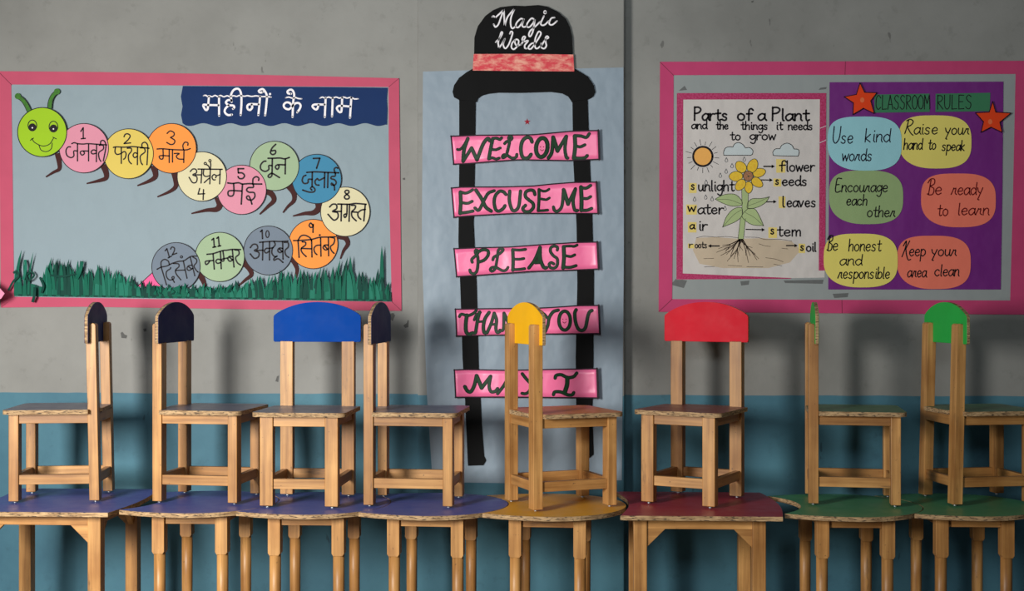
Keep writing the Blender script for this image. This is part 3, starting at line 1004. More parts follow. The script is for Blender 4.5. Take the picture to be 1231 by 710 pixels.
# hanging pink paper that reaches in at the left edge
def hanging():
    Yb = 4.66
    pts = [(-46, 340), (-20, 334), (-1, 345.5), (5.5, 352.5), (1.5, 358.5), (-14, 366), (-40, 362)]
    o = sheet('hanging_pink_paper', pts, lambda px, py: WALL_Y - Yb + 0.012 * math.sin(px * 0.2), paper('rose_pink_paper', (236, 150, 182), 0.1, 0.05), thick=0.002)
    tag(o, 'pale pink paper corner hanging at the left edge beside the left board', 'paper decoration')
    bm = bmesh.new()
    x, z = on_wall(-20, 336, Yb)
    d = o.location
    box(bm, x - 0.0015 - d.x, x + 0.0015 - d.x, Yb + 0.004 - d.y, WALL_Y - d.y, z - 0.0015 - d.z, z + 0.0015 - d.z, 0)
    from_bm('stalk', bm, plain('thin_wire', (90, 80, 70), 0.5), o)
hanging()

# ---- pillar: hat ladder -------------------------------------------------------
PB = PIL_Y
bgp = sheet('blue_chart_paper', [(508.5, 86), (560, 84.5), (640, 83.5), (749.5, 81), (750, 300), (748.5, 470), (747.5, 577), (640, 581), (520, 579), (513, 470), (507, 300)], 0.0022, paper('blue_grey_chart_paper', (138, 153, 166), 0.34, 0.04, 0.5, 0.3), base=PB, thick=0.0012)
tag(bgp, 'tall pale blue chart paper covering the pillar behind the pink word strips', 'chart paper')
BLK = paper('black_chart_paper', (9, 9, 10), 0.08, 0.2, 0.7, 0.15)
rail = sheet('paper_rail', [(552, 118), (572, 118), (571, 200), (569.5, 270), (573, 340), (575.5, 440), (580, 520), (582, 548), (584.5, 553), (581, 559), (562.5, 559.5), (559, 480), (556, 430), (553.5, 350), (551, 290), (552, 200)], 0.006, BLK, base=PB)
tag(rail, 'left black paper rail of the word ladder on the pillar', 'paper strip', 'black paper rails under the hat')
rail = sheet('paper_rail', [(688, 118), (706.5, 118), (709, 190), (712, 260), (714, 330), (713.5, 430), (712, 500), (713.5, 546), (709, 550), (703, 546), (695.5, 552), (693, 520), (692, 430), (694, 340), (693, 270), (689, 190)], 0.006, BLK, base=PB)
tag(rail, 'right black paper rail of the word ladder on the pillar', 'paper strip', 'black paper rails under the hat')

s = 4.4385
def c5(pts): return [(500 + x / s, y / s) for x, y in pts]
hat = sheet('paper_top_hat', c5([(310, 300), (312, 200), (330, 140), (370, 85), (410, 55), (450, 38), (520, 30), (580, 32), (650, 27), (700, 35), (760, 65), (800, 100), (822, 145), (834, 200), (837, 300)]), 0.0115, BLK, base=PB, thick=0.0015)
tag(hat, 'black paper top hat with white script and red band', 'paper hat')
sheet('brim', c5([(305, 365), (270, 385), (230, 415), (203, 455), (195, 490), (203, 518), (232, 534), (300, 536), (324, 545), (330, 525), (350, 510), (385, 500), (440, 494), (560, 495), (720, 490), (780, 498), (812, 514), (826, 534), (832, 545), (860, 536), (918, 530), (945, 515), (957, 490), (950, 455), (920, 410), (880, 385), (845, 365)]), 0.0100, BLK, hat, base=PB, thick=0.0015)
sheet('hat_band', c5([(308, 288), (570, 287), (840, 291), (845, 381), (570, 379), (303, 376)]), 0.0145, crayon('red_band_worn', (214, 62, 74), (236, 166, 146), (9, 9, 20)), hat, base=PB)
ik = Ink(0.0124, PB)
for st in crop(585, 5, 11.83, [
    [(80, 180), (100, 168), (120, 195), (120, 195), (240, 85), (240, 85), (200, 200), (165, 290), (125, 325), (100, 285)], [(245, 85), (255, 310), (255, 310), (300, 180), (395, 65)], [(395, 65), (345, 200), (345, 310), (370, 345), (410, 315)],
    [(525, 225), (490, 205), (430, 260), (415, 315), (450, 330), (500, 270), (530, 210), (505, 300), (530, 325), (570, 310)],
    [(680, 225), (640, 200), (580, 270), (575, 320), (610, 325), (660, 270), (685, 220), (660, 380), (620, 460), (600, 440), (620, 380), (700, 310), (760, 250)],
    [(815, 170), (770, 270), (790, 300), (830, 290), (880, 240)], [(965, 190), (920, 200), (890, 260), (900, 290), (940, 290), (1000, 240)],
    [(130, 540), (190, 480), (225, 410), (212, 395), (195, 440), (165, 540), (175, 625), (175, 625), (220, 560), (260, 490), (235, 570), (265, 630), (310, 580), (350, 480), (370, 400), (345, 390), (330, 420)],
    [(400, 510), (360, 560), (355, 620), (390, 640), (440, 590), (455, 520), (420, 500), (400, 540), (430, 590), (490, 570)],
    [(490, 575), (540, 490), (550, 465), (525, 460), (505, 500), (530, 530), (590, 520), (545, 580), (545, 625), (570, 630)],
    [(680, 550), (640, 560), (600, 600), (595, 630), (630, 635), (690, 560), (770, 430), (755, 390), (730, 400), (690, 500), (690, 610), (720, 630), (770, 590)],
    [(770, 600), (840, 500), (880, 480), (865, 455), (840, 470), (840, 540), (850, 590), (820, 630), (780, 615), (775, 560)]]):
    ik.stroke(st, 1.9)
ik.ring(585 + 830 / 11.83, 5 + 115 / 11.83, 1.4, 1.9, 1.2, 16)
ik.build('lettering', K_WHITE, hat)

st = []
for k in range(10):
    a = math.radians(-90 + 36 * k); r = 4.0 if k % 2 == 0 else 1.7
    st.append((633.8 + r * math.cos(a), 146.3 + r * math.sin(a)))
o = sheet('paper_star', st, 0.0034, paper('crimson_foil', (150, 30, 48), 0.05, 0.1), base=PB, thick=0.0008)
tag(o, 'tiny crimson star between the rails above the first pink strip', 'paper star')

HOT = paper('hot_pink_glossy_paper', (246, 116, 164), 0.22, 0.08, 0.35, 0.5)
K_EDGE = ink('dark_outline', (30, 10, 24))
K_GREEN = ink('dark_green_fill', (16, 58, 30), 0.5)
K_LET = ink('letter_outline', (18, 20, 18), 0.5)
K_FACE = ink('face_pen', (140, 24, 60))

def interp(k, x):
    if x <= k[0][0]: return k[0][1]
    for (a, ya), (b, yb) in zip(k, k[1:]):
        if x <= b: return ya + (yb - ya) * (x - a) / (b - a)
    return k[-1][1]

def word_strip(top, bot, letters, label, faces=(), seed=0):
    """pink paper strip bowed off the pillar, with hand-drawn letters that follow it"""
    x0 = (top[0][0] + bot[0][0]) / 2; x1 = (top[-1][0] + bot[-1][0]) / 2
    def off(px, py):
        t = (px - x0) / (x1 - x0)
        e = max(0.0, (t - 0.85) / 0.15)
        return 0.0105 + 0.007 * (math.sin(math.pi * min(1, max(0, t))) ** 2) + 0.010 * e * e + 0.0025 * math.sin(px * 0.11 + seed) + 0.004 * max(0.0, 0.1 - t) / 0.1
    bm = bmesh.new()
    NX, NY = 40, 5
    def mk(push):
        g = []
        for i in range(NX + 1):
            t = i / NX
            xt = top[0][0] + (top[-1][0] - top[0][0]) * t; xb = bot[0][0] + (bot[-1][0] - bot[0][0]) * t
            yt, yb = interp(top, xt), interp(bot, xb)
            col = []
            for j in range(NY + 1):
                u = j / NY
                px, py = xt + (xb - xt) * u, yt + (yb - yt) * u
                Y = PB - off(px, py) + push
                x, z = on_wall(px, py, Y - push)
                col.append(bm.verts.new((x, Y, z)))
            g.append(col)
        return g
    F, Bk = mk(0.0), mk(0.0008)
    for i in range(NX):
        for j in range(NY):
            bm.faces.new((F[i][j], F[i + 1][j], F[i + 1][j + 1], F[i][j + 1])).smooth = True
            bm.faces.new((Bk[i][j + 1], Bk[i + 1][j + 1], Bk[i + 1][j], Bk[i][j])).smooth = True
        bm.faces.new((F[i + 1][0], F[i][0], Bk[i][0], Bk[i + 1][0]))
        bm.faces.new((F[i][NY], F[i + 1][NY], Bk[i + 1][NY], Bk[i][NY]))
    for j in range(NY):
        bm.faces.new((F[0][j], F[0][j + 1], Bk[0][j + 1], Bk[0][j]))
        bm.faces.new((F[NX][j + 1], F[NX][j], Bk[NX][j], Bk[NX][j + 1]))
    n = len(bm.verts)
    org = sum((q.co for q in bm.verts), Vector()) / n
    for q in bm.verts: q.co -= org
    o = from_bm('word_strip', bm, HOT, None, org)
    tag(o, label, 'paper strip', 'pink word strips on the ladder')
    def dens(k, n=30):
        xa, xb = k[0][0], k[-1][0]
        return [(xa + (xb - xa) * i / n, interp(k, xa + (xb - xa) * i / n)) for i in range(n + 1)]
    e = Ink(lambda a, b: off(a, b) + 0.0008, PB)
    e.ribbon([(a, b + 0.5) for a, b in dens(top)], 1.5); e.ribbon([(a, b - 0.5) for a, b in dens(bot)], 1.5)
    e.ribbon([(top[0][0] + .5, top[0][1]), (bot[0][0] + .5, bot[0][1])], 1.6); e.ribbon([(top[-1][0] - .5, top[-1][1]), (bot[-1][0] - .5, bot[-1][1])], 2.2)
    e.build('outline', K_EDGE, o)
    a1 = Ink(lambda a, b: off(a, b) + 0.0011, PB); a2 = Ink(lambda a, b: off(a, b) + 0.0015, PB)
    for (ox, oy), strokes in letters:
        for w, pts in strokes:
            q = [(ox + x / 12.31, oy + y / 12.31) for x, y in pts]
            w = w / 12.31
            for sgm in catmull(q, 1.1):
                sgm = densify(sgm, 1.2)
                a1.ribbon(sgm, w + 0.1)
                a2.ribbon(sgm, max(0.8, w - 1.9))
    lo = a1.build('lettering', K_LET, o)
    a2.build('letter_fill', K_GREEN, lo)
    for fx, fy in faces:
        sm = Ink(lambda a, b: off(a, b) + 0.0016, PB)
        sm.dot(fx - 1.9, fy - 2, 0.65); sm.dot(fx + 1.9, fy - 2, 0.65)
        sm.stroke([(fx - 2, fy + 1.2), (fx, fy + 2.6), (fx + 2, fy + 1.2)], 0.8)
        sm.build('smiley', K_FACE, o)
    return o

def densify(p, step):
    out = [p[0]]
    for a, b in zip(p, p[1:]):
        n = max(1, int(math.hypot(b[0] - a[0], b[1] - a[1]) / step))
        for i in range(1, n + 1):
            out.append((a[0] + (b[0] - a[0]) * i / n, a[1] + (b[1] - a[1]) * i / n))
    return out

def ell(cx, cy, rx, ry, slant=0.0, n=20):
    return [(cx + rx * math.cos(2 * math.pi * k / n) - slant * ry * math.sin(2 * math.pi * k / n), cy + ry * math.sin(2 * math.pi * k / n)) for k in range(n + 1)]

word_strip([(541.8, 163.2), (575, 162), (640, 161.5), (687, 157.1), (719.8, 156.3)], [(544.9, 197.7), (560, 197.3), (588.7, 194.8), (624.5, 192.4), (682, 193.5), (721, 191.8)], [
    ((540, 153), [(40, [(120, 325), (150, 330), (200, 290), (275, 165)]), (55, [(275, 165), (220, 330), (205, 500)]), (50, [(205, 505), (330, 305)]), (55, [(330, 305), (410, 480)]), (55, [(410, 480), (500, 250), (570, 165), (600, 200)]),
                  (52, [(645, 165), (610, 330), (585, 465)]), (45, [(640, 165), (700, 160), (750, 180), (775, 155)]), (42, [(630, 325), (690, 330), (755, 305)]), (42, [(590, 465), (640, 450), (690, 470), (740, 455)]),
                  (45, [(820, 240), (850, 210), (890, 200), (930, 160), (910, 130), (880, 150), (890, 220), (870, 320), (840, 420), (790, 450), (800, 410), (850, 410), (930, 455), (990, 440), (1000, 400)]),
                  (55, [(1225, 215), (1200, 160), (1140, 150), (1080, 210), (1060, 320), (1080, 430), (1130, 460), (1180, 440), (1210, 400)])]),
    ((630, 150), [(62, ell(262, 335, 85, 140, 0.08)), (55, [(360, 490), (410, 400), (430, 185)]), (62, [(430, 185), (495, 385)]), (55, [(495, 385), (625, 170)]), (50, [(625, 170), (605, 350), (625, 480), (645, 490)]),
                  (60, [(750, 165), (755, 330), (735, 495)]), (48, [(750, 160), (840, 165), (920, 185), (965, 130)]), (46, [(760, 310), (830, 325), (900, 295)]), (50, [(735, 490), (830, 495), (900, 485), (935, 455)])])],
    'topmost pink paper strip reading WELCOME in dark green letters', faces=[(651.5, 178.5)])
word_strip([(542.3, 225.5), (554.6, 224.3), (605, 224.1), (640, 223.1), (662.5, 220.7), (690, 218.6), (717.6, 218.3)], [(545.3, 261.5), (568.4, 259.6), (621, 256.8), (670.6, 256.9), (719.8, 256.9)], [
    ((540, 217), [(55, [(165, 170), (170, 330), (160, 485)]), (45, [(165, 170), (240, 185), (300, 165), (345, 135)]), (45, [(180, 325), (270, 335), (340, 305)]), (48, [(160, 480), (250, 470), (350, 450)]),
                  (55, [(395, 140), (480, 270), (540, 390), (620, 450)]), (48, [(665, 150), (580, 185), (520, 280), (440, 435), (380, 405)]),
                  (50, [(840, 205), (800, 165), (740, 160), (680, 230), (665, 330), (690, 430), (740, 450), (800, 410), (825, 370)]), (50, [(895, 155), (890, 300), (930, 430), (980, 440), (1030, 370), (1055, 155)])]),
    ((630, 213), [(50, [(160, 255), (140, 200), (80, 190), (25, 220), (20, 285), (70, 335), (130, 385), (135, 450), (80, 505), (10, 505), (-20, 460), (20, 415)]),
                  (45, [(220, 180), (220, 330), (208, 495)]), (38, [(220, 180), (280, 205), (330, 200), (370, 175)]), (38, [(230, 315), (280, 325), (330, 330), (375, 305)]), (40, [(205, 495), (280, 492), (350, 485)]),
                  (48, [(435, 440), (450, 490), (500, 500), (560, 420), (585, 185)]), (60, [(585, 185), (650, 395)]), (50, [(650, 395), (760, 170)]), (50, [(760, 170), (725, 350), (750, 485), (790, 490)]),
                  (60, [(842, 145), (850, 330), (847, 490)]), (48, [(845, 155), (920, 160), (985, 120)]), (45, [(860, 310), (930, 315), (985, 285)]), (48, [(850, 488), (930, 488), (1000, 460)])])],
    'pink paper strip reading EXCUSE ME, second from the top', seed=1)
word_strip([(545.3, 298.4), (572.5, 297.2), (613, 296.3), (650, 293.5), (695, 290.7), (718.5, 290.3)], [(548.5, 332.9), (572.5, 331.5), (636, 326.8), (695, 324.8), (720.2, 323.6)], [
    ((540, 287), [(45, [(340, 345), (335, 300), (400, 240), (430, 190), (395, 165), (385, 200), (420, 260), (425, 360), (410, 470), (370, 515), (320, 500), (305, 460)]), (48, [(430, 190), (500, 160), (570, 175), (575, 240), (520, 310), (450, 340)]),
                  (42, [(645, 310), (660, 270), (720, 235), (780, 190), (800, 155), (765, 145), (725, 170), (715, 260), (700, 350), (680, 440), (630, 480), (605, 450), (640, 420), (700, 425), (790, 470), (840, 460), (870, 420)]),
                  (50, [(940, 160), (945, 330), (940, 465)]), (42, [(940, 160), (1040, 165), (1130, 155)]), (40, [(960, 300), (1040, 300), (1105, 290)]), (42, [(945, 455), (1040, 450), (1115, 440)])]),
    ((630, 285), [(50, [(70, 455), (160, 330), (235, 150)]), (55, [(235, 150), (240, 320), (290, 445), (330, 450)]), (62, [(165, 370), (240, 365)]), (50, [(215, 230), (215, 330)]),
                  (45, [(490, 190), (495, 150), (450, 130), (400, 150), (390, 210), (430, 270), (490, 320), (490, 410), (450, 455), (390, 450), (370, 400), (400, 375), (440, 395)]),
                  (58, [(585, 145), (590, 300), (577, 455)]), (40, [(580, 135), (680, 130), (740, 135), (785, 115)]), (42, [(600, 270), (690, 285), (750, 260)]), (46, [(575, 440), (680, 445), (770, 420)])])],
    'pink paper strip reading PLEASE, middle one of the five', seed=2)
word_strip([(547, 371), (588.7, 370.4), (640, 370), (662.5, 369), (695, 366.7), (720.2, 366.5)], [(548.5, 404.3), (580.6, 403.5), (654, 401.8), (721.8, 401.4)], [
    ((540, 360), [(45, [(150, 250), (180, 215), (280, 235), (370, 195), (400, 155)]), (58, [(260, 230), (245, 360), (250, 470), (290, 515), (325, 500)]),
                  (50, [(450, 180), (420, 300), (400, 420), (385, 495), (345, 490)]), (40, [(370, 300), (400, 230), (460, 190)]), (52, [(590, 190), (530, 280), (505, 400), (520, 490), (560, 480)]), (35, [(410, 330), (520, 320)]),
                  (48, [(560, 490), (620, 350), (665, 200)]), (50, [(665, 200), (700, 300), (690, 420), (710, 485), (750, 470)]), (36, [(620, 370), (700, 360)]),
                  (45, [(750, 450), (800, 440), (810, 200)]), (50, [(810, 200), (880, 350)]), (45, [(880, 350), (955, 195)]), (46, [(1010, 190), (1000, 470)]), (46, [(1100, 200), (1015, 330)]), (46, [(1015, 330), (1100, 470)])]),
    ((630, 360), [(45, [(240, 170), (300, 220), (350, 275)]), (50, [(505, 155), (430, 180), (370, 270), (350, 380), (310, 475)]), (50, ell(600, 310, 85, 140)),
                  (52, [(770, 150), (750, 200), (760, 320), (800, 430), (860, 455), (910, 410), (940, 260), (970, 180), (1005, 160)])])],
    'pink paper strip reading THANK YOU behind the yellow backrest', faces=[(678.5, 385.5)], seed=3)
word_strip([(545.7, 444.1), (560, 443.4), (610, 444.5), (680, 443), (718.1, 442.5)], [(547.3, 477.8), (600, 477.5), (660, 478), (719.4, 478.6)], [
    ((540, 438), [(55, [(230, 325), (270, 390), (320, 400), (370, 310), (405, 165)]), (60, [(405, 165), (480, 345)]), (55, [(480, 345), (612, 175)]), (50, [(612, 175), (590, 320), (620, 400), (680, 395), (715, 355)]),
                  (48, [(715, 430), (800, 320), (900, 155)]), (50, [(900, 155), (930, 300), (985, 420)]), (40, [(810, 320), (930, 310)]), (48, [(1080, 135), (1130, 200), (1185, 260)]), (45, [(1365, 195), (1260, 260), (1185, 390), (1130, 430), (1075, 425)])]),
    ((630, 438), [(50, [(460, 200), (475, 160), (550, 150), (640, 190), (730, 180), (780, 125)]), (66, [(640, 195), (635, 300), (600, 415)]), (50, [(435, 445), (455, 405), (540, 405), (640, 445), (710, 448), (735, 415)])])],
    'lowest pink paper strip reading MAY I, just above the yellow-backed chair seat', seed=4)

# ---- right board ---------------------------------------------------------------
PINK2 = paper('deep_pink_border_paper', (192, 66, 112), 0.12, 0.10)
board2 = sheet('display_board', [(800, 82), (1229, 82), (1227, 370), (799, 367)], 0.003, paper('plain_grey_board', (150, 156, 156), 0.12, 0.06), thick=0.0028)
tag(board2, 'grey display board with a pink border, right of the pillar', 'display board', 'pink bordered display boards')
sheet('border_strip', [(793.4, 74.2), (1016, 73.6), (1238, 73), (1221, 88.8), (1016, 89.8), (809.6, 90.3)], B, PINK2, board2)
sheet('border_strip', [(793.4, 74.5), (809.8, 90.5), (809.2, 230), (808, 359.5), (791.8, 374.5), (792.5, 230)], B + 0.0004, PINK2, board2)
sheet('border_strip', [(808, 359.3), (1016, 360.2), (1214.5, 361), (1232, 378), (1016, 376.4), (791.8, 374.6)], B, PINK2, board2)
sheet('border_strip', [(1238, 73), (1232, 378), (1214.5, 361), (1218, 230), (1221, 88.8)], B + 0.0004, PINK2, board2)

# plant chart
POST = paper('cream_chart_paper', (206, 200, 196), 0.35, 0.05)
plant = sheet('plant_poster', [(813.6, 112), (993.2, 112), (992.5, 230), (991.5, 333.5), (900, 335), (813.2, 336)], 0.0045, POST, thick=0.0008)
tag(plant, 'cream plant diagram poster with a crayoned magenta edge on the right board', 'poster')
CRAY = crayon('magenta_crayon', (166, 22, 80), (196, 70, 122), (60, 60, 60))
e1 = Ink(0.0049)
e1.poly([(813.8, 111.8), (993.3, 111.8), (985.6, 119.3), (821.4, 119.6)]); e1.poly([(813.6, 111.8), (821.4, 119.6), (820.8, 328.5), (813.2, 335.8)])
e1.poly([(985.6, 119.3), (993.3, 111.8), (992, 325), (984.2, 325)]); e1.poly([(813.2, 335.8), (820.8, 328.5), (880, 331), (951, 334), (951, 334.8)])
e1.build('crayon_border', CRAY, plant)

GLY = {
 'a': [[(.78, .82), (.5, 1), (.15, .75), (.05, .38), (.25, .02), (.52, .1), (.78, .5)], [(.8, .98), (.78, .3), (.95, 0)]],
 'b': [[(.1, 1.75), (.1, 0)], [(.1, .55), (.4, 1), (.75, .8), (.75, .25), (.4, 0), (.1, .2)]],
 'c': [[(.75, .8), (.45, 1), (.1, .7), (.1, .3), (.45, 0), (.78, .2)]],
 'd': [[(.75, .75), (.45, 1), (.1, .7), (.1, .3), (.4, 0), (.75, .35)], [(.8, 1.75), (.78, .4), (.88, 0)]],
 'e': [[(.12, .5), (.7, .58), (.65, .9), (.4, 1), (.12, .7), (.12, .3), (.4, 0), (.75, .2)]],
 'f': [[(.8, 1.5), (.62, 1.75), (.4, 1.6), (.35, 1.2), (.33, 0)], [(.1, .95), (.7, 1)]],
 'g': [[(.75, .8), (.45, 1), (.1, .7), (.1, .35), (.4, .08), (.75, .4)], [(.8, 1), (.78, -.3), (.5, -.72), (.15, -.5)]],
 'h': [[(.1, 1.75), (.1, 0)], [(.1, .55), (.4, 1), (.7, .85), (.72, 0)]],
 'i': [[(.2, 1), (.2, .2), (.32, 0)], [(.2, 1.4), (.22, 1.46)]],
 'k': [[(.1, 1.75), (.1, 0)], [(.65, 1), (.12, .45), (.12, .45), (.7, 0)]],
 'l': [[(.15, 1.75), (.15, .15), (.28, 0)]],
 'm': [[(.08, 1), (.08, 0)], [(.08, .6), (.32, 1), (.52, .85), (.54, 0)], [(.54, .6), (.78, 1), (.98, .85), (1., 0)]],
 'n': [[(.1, 1), (.1, 0)], [(.1, .55), (.4, 1), (.7, .85), (.72, .2), (.84, 0)]],
 'o': [[(.42, 1), (.12, .75), (.12, .25), (.42, 0), (.74, .25), (.74, .75), (.42, 1)]],
 'p': [[(.1, 1), (.08, -.75)], [(.1, .7), (.4, 1), (.75, .75), (.75, .3), (.4, 0), (.1, .2)]],
 'r': [[(.1, 1), (.1, 0)], [(.1, .5), (.35, .95), (.65, .93)]],
 's': [[(.65, .85), (.4, 1), (.15, .8), (.3, .55), (.6, .4), (.6, .1), (.35, 0), (.08, .15)]],
 't': [[(.35, 1.55), (.35, .2), (.5, 0), (.68, .12)], [(.05, 1.02), (.68, 1.05)]],
 'u': [[(.1, 1), (.12, .3), (.35, 0), (.65, .3), (.72, 1)], [(.72, 1), (.72, .2), (.86, 0)]],
 'v': [[(.05, 1), (.35, 0), (.35, 0), (.72, 1)]],
 'w': [[(.05, 1), (.25, 0), (.25, 0), (.5, .8), (.5, .8), (.75, 0), (.75, 0), (1, 1)]],
 'y': [[(.05, 1), (.2, .5), (.42, .3)], [(.78, 1), (.35, -.3), (.22, -.65), (.4, -.72)]],
 'P': [[(.1, 2), (.08, 0)], [(.1, 1.95), (.6, 1.95), (.85, 1.6), (.6, 1.15), (.1, 1.)]],
 'U': [[(.1, 2.2), (.12, .6), (.45, .02), (.8, .3), (1.0, .9), (1.05, 2.2)]],
 'R': [[(.35, 2.1), (.2, 1), (.02, .1)], [(.1, 2.0), (.55, 2.25), (.95, 1.9), (.7, 1.35), (.25, 1.15), (.25, 1.15), (.75, .2), (1.1, -.15)]],
 'E': [[(.9, 2.05), (.3, 2.1), (.15, 1.6), (.12, .2), (.45, -.05), (.9, .15)], [(.15, 1.1), (.6, 1.15)]],
 'B': [[(.1, 1.6), (.35, 2.1), (.8, 2.1), (.85, 1.5), (.4, 1.15), (.4, 1.15), (.85, .8), (.8, .1), (.4, -.05), (.15, .1)], [(.42, 2.0), (.3, .1)]],
 'K': [[(.1, 1.5), (.5, 2.2), (.45, 1.2), (.05, -.1)], [(1.05, 2.2), (.55, 1.1), (.55, 1.1), (.75, .2), (1.1, -.55), (1.5, -.5)]],
 # plain capitals
 'C*': [[(.8, 1.6), (.5, 2), (.15, 1.6), (.1, .5), (.4, 0), (.8, .3)]],
 'L*': [[(.15, 2), (.12, 0), (.12, 0), (.75, .05)]],
 'A*': [[(.02, 0), (.4, 2), (.4, 2), (.8, 0)], [(.18, .7), (.65, .7)]],
 'S*': [[(.75, 1.75), (.45, 2), (.15, 1.6), (.35, 1.15), (.7, .8), (.65, .2), (.35, 0), (.05, .3)]],
 'R*': [[(.15, 2), (.12, 0)], [(.12, 1.95), (.6, 1.9), (.75, 1.5), (.5, 1.1), (.15, 1), (.15, 1), (.8, 0)]],
 'O*': [[(.45, 2), (.12, 1.5), (.12, .5), (.45, 0), (.8, .5), (.8, 1.5), (.45, 2)]],
 'M*': [[(.08, 0), (.15, 2), (.15, 2), (.5, .8), (.5, .8), (.85, 2), (.85, 2), (.92, 0)]],
 'U*': [[(.1, 2), (.12, .5), (.42, 0), (.75, .5), (.8, 2)]],
 'E*': [[(.75, 1.95), (.12, 2), (.12, 2), (.1, 0), (.1, 0), (.75, .05)], [(.12, 1.05), (.6, 1.05)]],
 # script r with a shoulder
 'r~': [[(.0, .05), (.3, .9), (.25, 1), (.4, .85), (.6, .95), (.55, .3), (.75, .05)]],
}
WID = {'i': .42, 'l': .42, 'm': 1.15, 'w': 1.08, 'f': .75, 't': .75, 'r': .72, 'U': 1.2, 'R': 1.15, 'K': 1.15, 'P': 1.0, 'E': 1.0, 'B': 1.0, 'r~': .85}
def write(ik, word, x0, x1, base, xh, w, slant=0.0, caps=False, script=False, rise=0.0):
    seq = []
    for ch in word:
        if caps: seq.append(ch + '*')
        elif script and ch == 'r': seq.append('r~')
        else: seq.append(ch)
    adv = [WID.get(c, .92) for c in seq]
    tot = sum(adv) - 0.1
    sx = (x1 - x0) / tot
    pen = 0.0
    for c, a in zip(seq, adv):
        for st_ in GLY[c]:
            pts = []
            for (gx, gy) in st_:
                X = x0 + (pen + gx) * sx + slant * gy * xh
                Yp = base - gy * xh - rise * (pen + gx) / tot
                pts.append((X, Yp))
            ik.stroke(pts, w, step=0.8)
        pen += a

HI = paper('yellow_highlight_paper', (226, 204, 120), 0.1, 0.06)
HO = 0.0050
for a, b, c, d in ((828, 219.7, 837.5, 231.9), (824.9, 245.6, 837.8, 257.8), (826.8, 266.7, 837.3, 279.3), (826.8, 292.6, 834.6, 298.4), (933, 191, 944.3, 207.5), (929.7, 214.4, 939.2, 224), (936, 236, 944.3, 250), (923.6, 273, 934.2, 286), (960, 292.6, 968, 304)):
    h = Ink(HO); h.poly([(a, b), (c, b + .3), (c - .2, d), (a + .2, d)])
    h.build('highlight_square', HI, plant)

t = Ink(0.0056)
for wd, a, b, y, xh in (('Parts', 834.1, 875, 144.5, 8.0), ('of', 886, 903.6, 144.5, 8.0), ('a', 910.8, 919.9, 144.5, 8.0), ('Plant', 927.7, 972.5, 144.8, 8.0)):
    write(t, wd, a, b, y, xh, 2.2)
for wd, a, b, y, xh in (('and', 831.2, 849.7, 154.8, 5.6), ('the', 860.7, 875.4, 155.2, 5.4), ('things', 890.6, 923.1, 155.6, 5.6), ('it', 932.9, 940.7, 155.8, 5.6), ('needs', 947.2, 977, 156, 5.8), ('to', 877.6, 890, 168.2, 6.0), ('grow', 901, 932.2, 168, 6.2)):
    write(t, wd, a, b, y, xh, 1.6)
t.build('title_lettering', K_BLACK, plant)
for wd, a, b, y, xh in (('s', 830.5, 835.2, 227.8, 6), ('unlight', 839, 882.3, 229.4, 7.2), ('w', 826.5, 836, 254, 6), ('ater', 838.6, 869.4, 257, 7.2), ('a', 829, 834.6, 275, 5.2), ('ir', 839.4, 850, 276.8, 7.2), ('r', 828, 832.5, 297.6, 4.4), ('oots', 835.4, 850, 298, 4.6),
                        ('f', 936, 943.5, 205.6, 7.2), ('lower', 945, 979, 205.8, 7.2), ('s', 932, 936.4, 221.6, 5.6), ('eeds', 939.8, 970.3, 223, 6.8), ('l', 939.5, 943.5, 248.6, 7.2), ('eaves', 945.5, 981, 248.6, 7.2), ('s', 926.2, 930.8, 281.2, 6), ('tem', 934, 962.5, 283.6, 7.2), ('s', 961.9, 966.4, 300.8, 5.6), ('oil', 969, 981, 302, 6.2)):
    t = Ink(0.0058); write(t, wd, a, b, y, xh, 1.7 if xh > 5 else 1.15)
    t.build('label_lettering', K_BLACK, plant)

ar = Ink(0.0056)
def arrow(x0, y0, x1, y1, w=1.4):
    ar.ribbon([(x0, y0), (x1, y1)], w)
    d = 1 if x1 > x0 else -1
    ar.poly([(x1 + d * 1.5, y1), (x1 - d * 2.4, y1 - 2.2), (x1 - d * 2.4, y1 + 2.2)])
arrow(918.3, 199.9, 930, 199.9, 1.7); arrow(905.6, 216, 927.4, 216.3, 1.3); arrow(921.5, 242.6, 932, 242.3, 1.3)
arrow(896.9, 275.6, 918, 276, 1.3); arrow(864.5, 295.5, 852.5, 295.5, 1.6); arrow(945.5, 295, 957.5, 295, 1.5)
ar.build('arrows', K_BLACK, plant)

sun = Ink(0.0050); sun.dot(844.85, 187.9, 11.6, 32)
so = sun.build('sun', paper('sun_orange_crayon', (238, 176, 92), 0.05, 0.08), plant)
sr = Ink(0.0055); sr.ring(844.85, 187.9, 11.6, 11.6, 2.4, 44)
for k in range(17):
    a = 2 * math.pi * k / 17 + 0.1; r1 = 19.5 + 1.8 * math.sin(k * 2.3)
    sr.ribbon([(844.85 + 14 * math.cos(a), 187.9 + 14 * math.sin(a)), (844.85 + r1 * math.cos(a), 187.9 + r1 * math.sin(a))], 0.55)
sr.build('sun_rays', K_BLACK, so)

